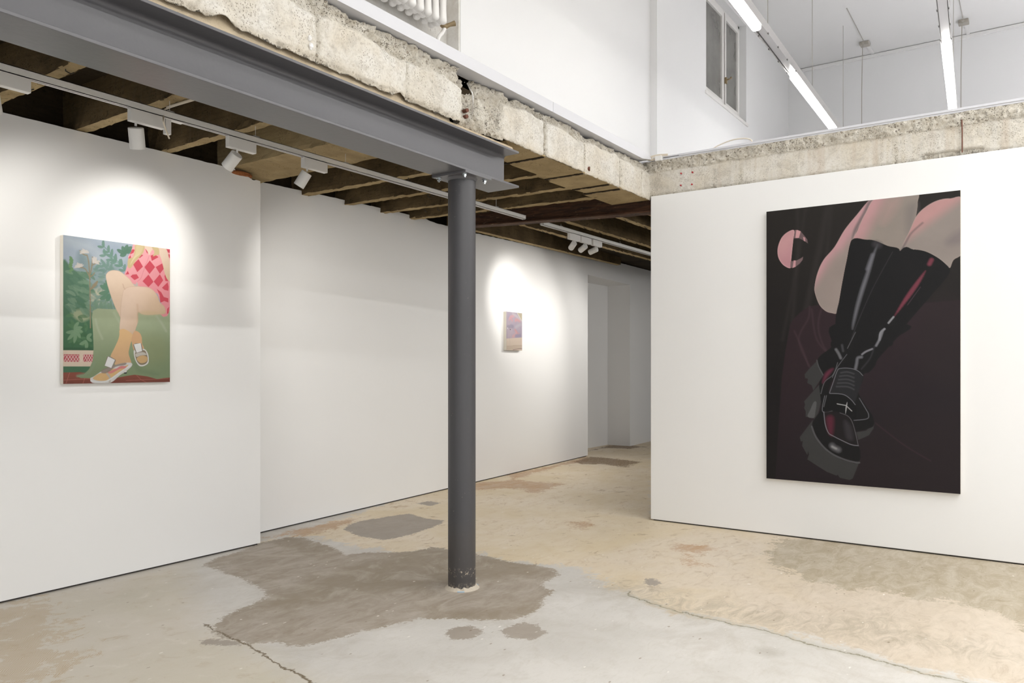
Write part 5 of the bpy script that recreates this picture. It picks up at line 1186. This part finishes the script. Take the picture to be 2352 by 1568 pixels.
P.fill([(800,1250),(850,1222),(898,1236),(900,1270),(870,1292),(830,1290)], (216,180,130), Lp); P.fill([(792,1205),(860,1190),(895,1215),(840,1222),(800,1236)], (206,200,190), Lp)
P.fill([(766,1120),(790,1106),(845,1108),(862,1180),(800,1200),(785,1180)], (140,130,118), Lp, smooth=False); P.fill([(774,1116),(838,1105),(852,1180),(800,1196)], (240,240,238), Lp, smooth=False)
P.fill([(770,540),(790,548),(800,528),(812,545),(806,566),(780,562)], (190,186,180), Lp, 0.003, 0.9)
P.mul(0.97 + 0.06 * vnoise(P.U, P.V, 30, 30, 8, 3))
P.mesh('picture_surface', lambda u, v: (u - (X0 + X1) / 2, YP - 4.70, v - Z0), M['oil'], pl)

# ---- small painting on the back wall (wall is slightly skewed)
A_ = atb(1163, 760); q = 0.040; nrm = Vector((WBK, -1, 0)).normalized(); tng = Vector((1, WBK, 0)).normalized()
s0 = atb(1162.5, 760); 
def cv(x, y):
    r = ray(x, y); y0_ = WB0.y - WBK * WB0.x - q * math.sqrt(1 + WBK**2); t_ = y0_ / (r[1] - WBK * r[0])
    p_ = Vector((t_ * r[0], t_ * r[1], CAMH + t_ * r[2])); return ((p_ - s0).dot(tng), p_.z)
u0, v0 = cv(1163.1, 803.6); u1, v1 = cv(1199.2, 718.5); v1 = (v1 + cv(1163.1, 715.8)[1]) / 2; 
base = s0.copy(); base.z = v0
ps = empty('painting', base); tag(ps, 'very small painting of pink and mauve clouds behind the column on the back wall', 'painting', 'paintings hung on the walls')
mb = MB(); cs = [s0 + tng * u + nrm * n_ for u, n_ in ((u0, q - .001), (u1, q - .001), (u1, 0.001), (u0, 0.001))]
mb.prism([(c_.x, c_.y) for c_ in cs], v0, v1); part(mb, 'stretcher', M['canvas'], ps)
P = Painter(u0, u1, v0, v1, 130, 160, cv, 0.55)
S_ = lambda x, y: (1120 + x * .0829, 700 + y * .0829)
nn = vnoise(P.U, P.V, 9, 9, 2, 3)[..., None]; P.col[:] = P.c((176, 166, 188)) * (1 - nn) + P.c((208, 190, 200)) * nn
for pts, c_, w in (([(600,400),(640,330),(720,310)], (232,176,182), .016), ([(640,350),(680,430)], (228,168,172), .016), ([(770,430),(820,410),(890,440)], (232,168,168), .018), ([(760,690),(800,740),(820,780)], (226,160,158), .014), ([(700,880),(760,830),(790,780)], (226,178,180), .02), ([(870,790),(850,800)], (230,160,160), .006), ([(560,600),(700,600),(640,580)], (158,152,172), .02), ([(780,860),(900,850)], (166,156,182), .02), ([(780,620),(860,570),(920,550)], (200,194,204), .018), ([(700,240),(860,360),(930,430)], (214,204,212), .016)):
    P.stroke(pts, c_, w, S_, 0.02, 0.75)
P.fill([(520,932),(700,920),(960,902),(960,1270),(520,1270)], (236,216,198), S_, smooth=False); P.fill([(520,1126),(960,1118),(960,1215),(700,1240),(520,1235)], (222,202,182), S_, smooth=False)
P.fill([(820,225),(960,235),(960,430),(930,420)], (206,194,168), S_, smooth=False); P.stroke([(822,228),(940,430)], (236,226,206), 0.005, S_, 0.003)
P.stroke([(700,1245),(850,1218),(955,1212)], (140,110,116), 0.003, S_, 0.003); P.stroke([(612,400),(614,1120)], (150,140,150), 0.0012, S_, 0.003, 0.6); P.stroke([(700,1122),(955,1120)], (206,186,168), 0.002, S_, 0.003)
P.stroke([(555,640),(560,648)], (250,250,250), 0.006, S_, 0.005); P.stroke([(620,680),(640,682)], (70,56,66), 0.004, S_, 0.003)
P.mesh('picture_surface', lambda u, v: tuple(s0 + tng * u + nrm * q + Vector((0, 0, v - s0.z)) - base), M['oil'], ps)

# ================================================================== CAMERA, LIGHT, VIEW
sc = bpy.context.scene
l = bpy.data.lights.new('back_room_fill', 'AREA'); l.shape = 'RECTANGLE'; l.size = 5.0; l.size_y = 0.9; l.energy = 35; l.color = (1.0, 0.97, 0.93)  # added unseen panel without a fixture, lifts the area behind the partition
lo = bpy.data.objects.new('back_room_fill', l); C.objects.link(lo); lo.location = (9.6, 1.6, 2.62); lo.rotation_euler = Vector((0, 0.75, -0.66)).to_track_quat('-Z', 'Y').to_euler()
for y in (-1.1, -3.0):  # added unseen strips without fixtures, brighten void and upper room
    l = bpy.data.lights.new('void_fill_light', 'AREA'); l.shape = 'RECTANGLE'; l.size = 14.0; l.size_y = 0.09; l.energy = 205; l.color = (1.0, 0.995, 0.98)
    lo = bpy.data.objects.new('void_fill_light', l); C.objects.link(lo); lo.location = (3.6, y, 4.0)
for x, tx, e_ in ((9.2, 7.6, 70), (9.9, 9.0, 45)):  # added unseen spots without heads, brighten the far back wall
    l = bpy.data.lights.new('spot_beam', 'SPOT'); l.energy = e_; l.spot_size = math.radians(100); l.spot_blend = 1.0; l.shadow_soft_size = 0.03; l.color = (1.0, 0.965, 0.91)
    lo = bpy.data.objects.new('spot_beam', l); C.objects.link(lo); lo.location = (x, 3.93, 2.48); lo.rotation_euler = (Vector((tx, wby(tx), 1.3)) - lo.location).to_track_quat('-Z', 'Y').to_euler()
cam = bpy.data.cameras.new('camera'); co = bpy.data.objects.new('camera', cam); C.objects.link(co)
cam.sensor_fit = 'HORIZONTAL'; cam.sensor_width = 36; cam.lens = FPX / 2352 * 36
cam.shift_y = (HY - 784) / 2352; cam.clip_start = 0.05
co.location = (0, 0, CAMH); co.rotation_euler = (PI / 2, 0, YAW - PI / 2)
sc.camera = co
w = bpy.data.worlds.new('world'); sc.world = w; w.use_nodes = True
w.node_tree.nodes['Background'].inputs[0].default_value = (0.97, 0.99, 1.02, 1); w.node_tree.nodes['Background'].inputs[1].default_value = 0.85
sc.view_settings.view_transform = 'Standard'; sc.view_settings.look = 'None'; sc.view_settings.gamma = 1; sc.view_settings.exposure = 0.57
sc.cycles.use_denoising = True; sc.cycles.max_bounces = 8; sc.cycles.diffuse_bounces = 4; sc.cycles.transparent_max_bounces = 4; sc.cycles.glossy_bounces = 3; sc.cycles.use_adaptive_sampling = True; sc.cycles.adaptive_threshold = 0.1; sc.cycles.caustics_reflective = False; sc.cycles.caustics_refractive = False; sc.cycles.sample_clamp_indirect = 6
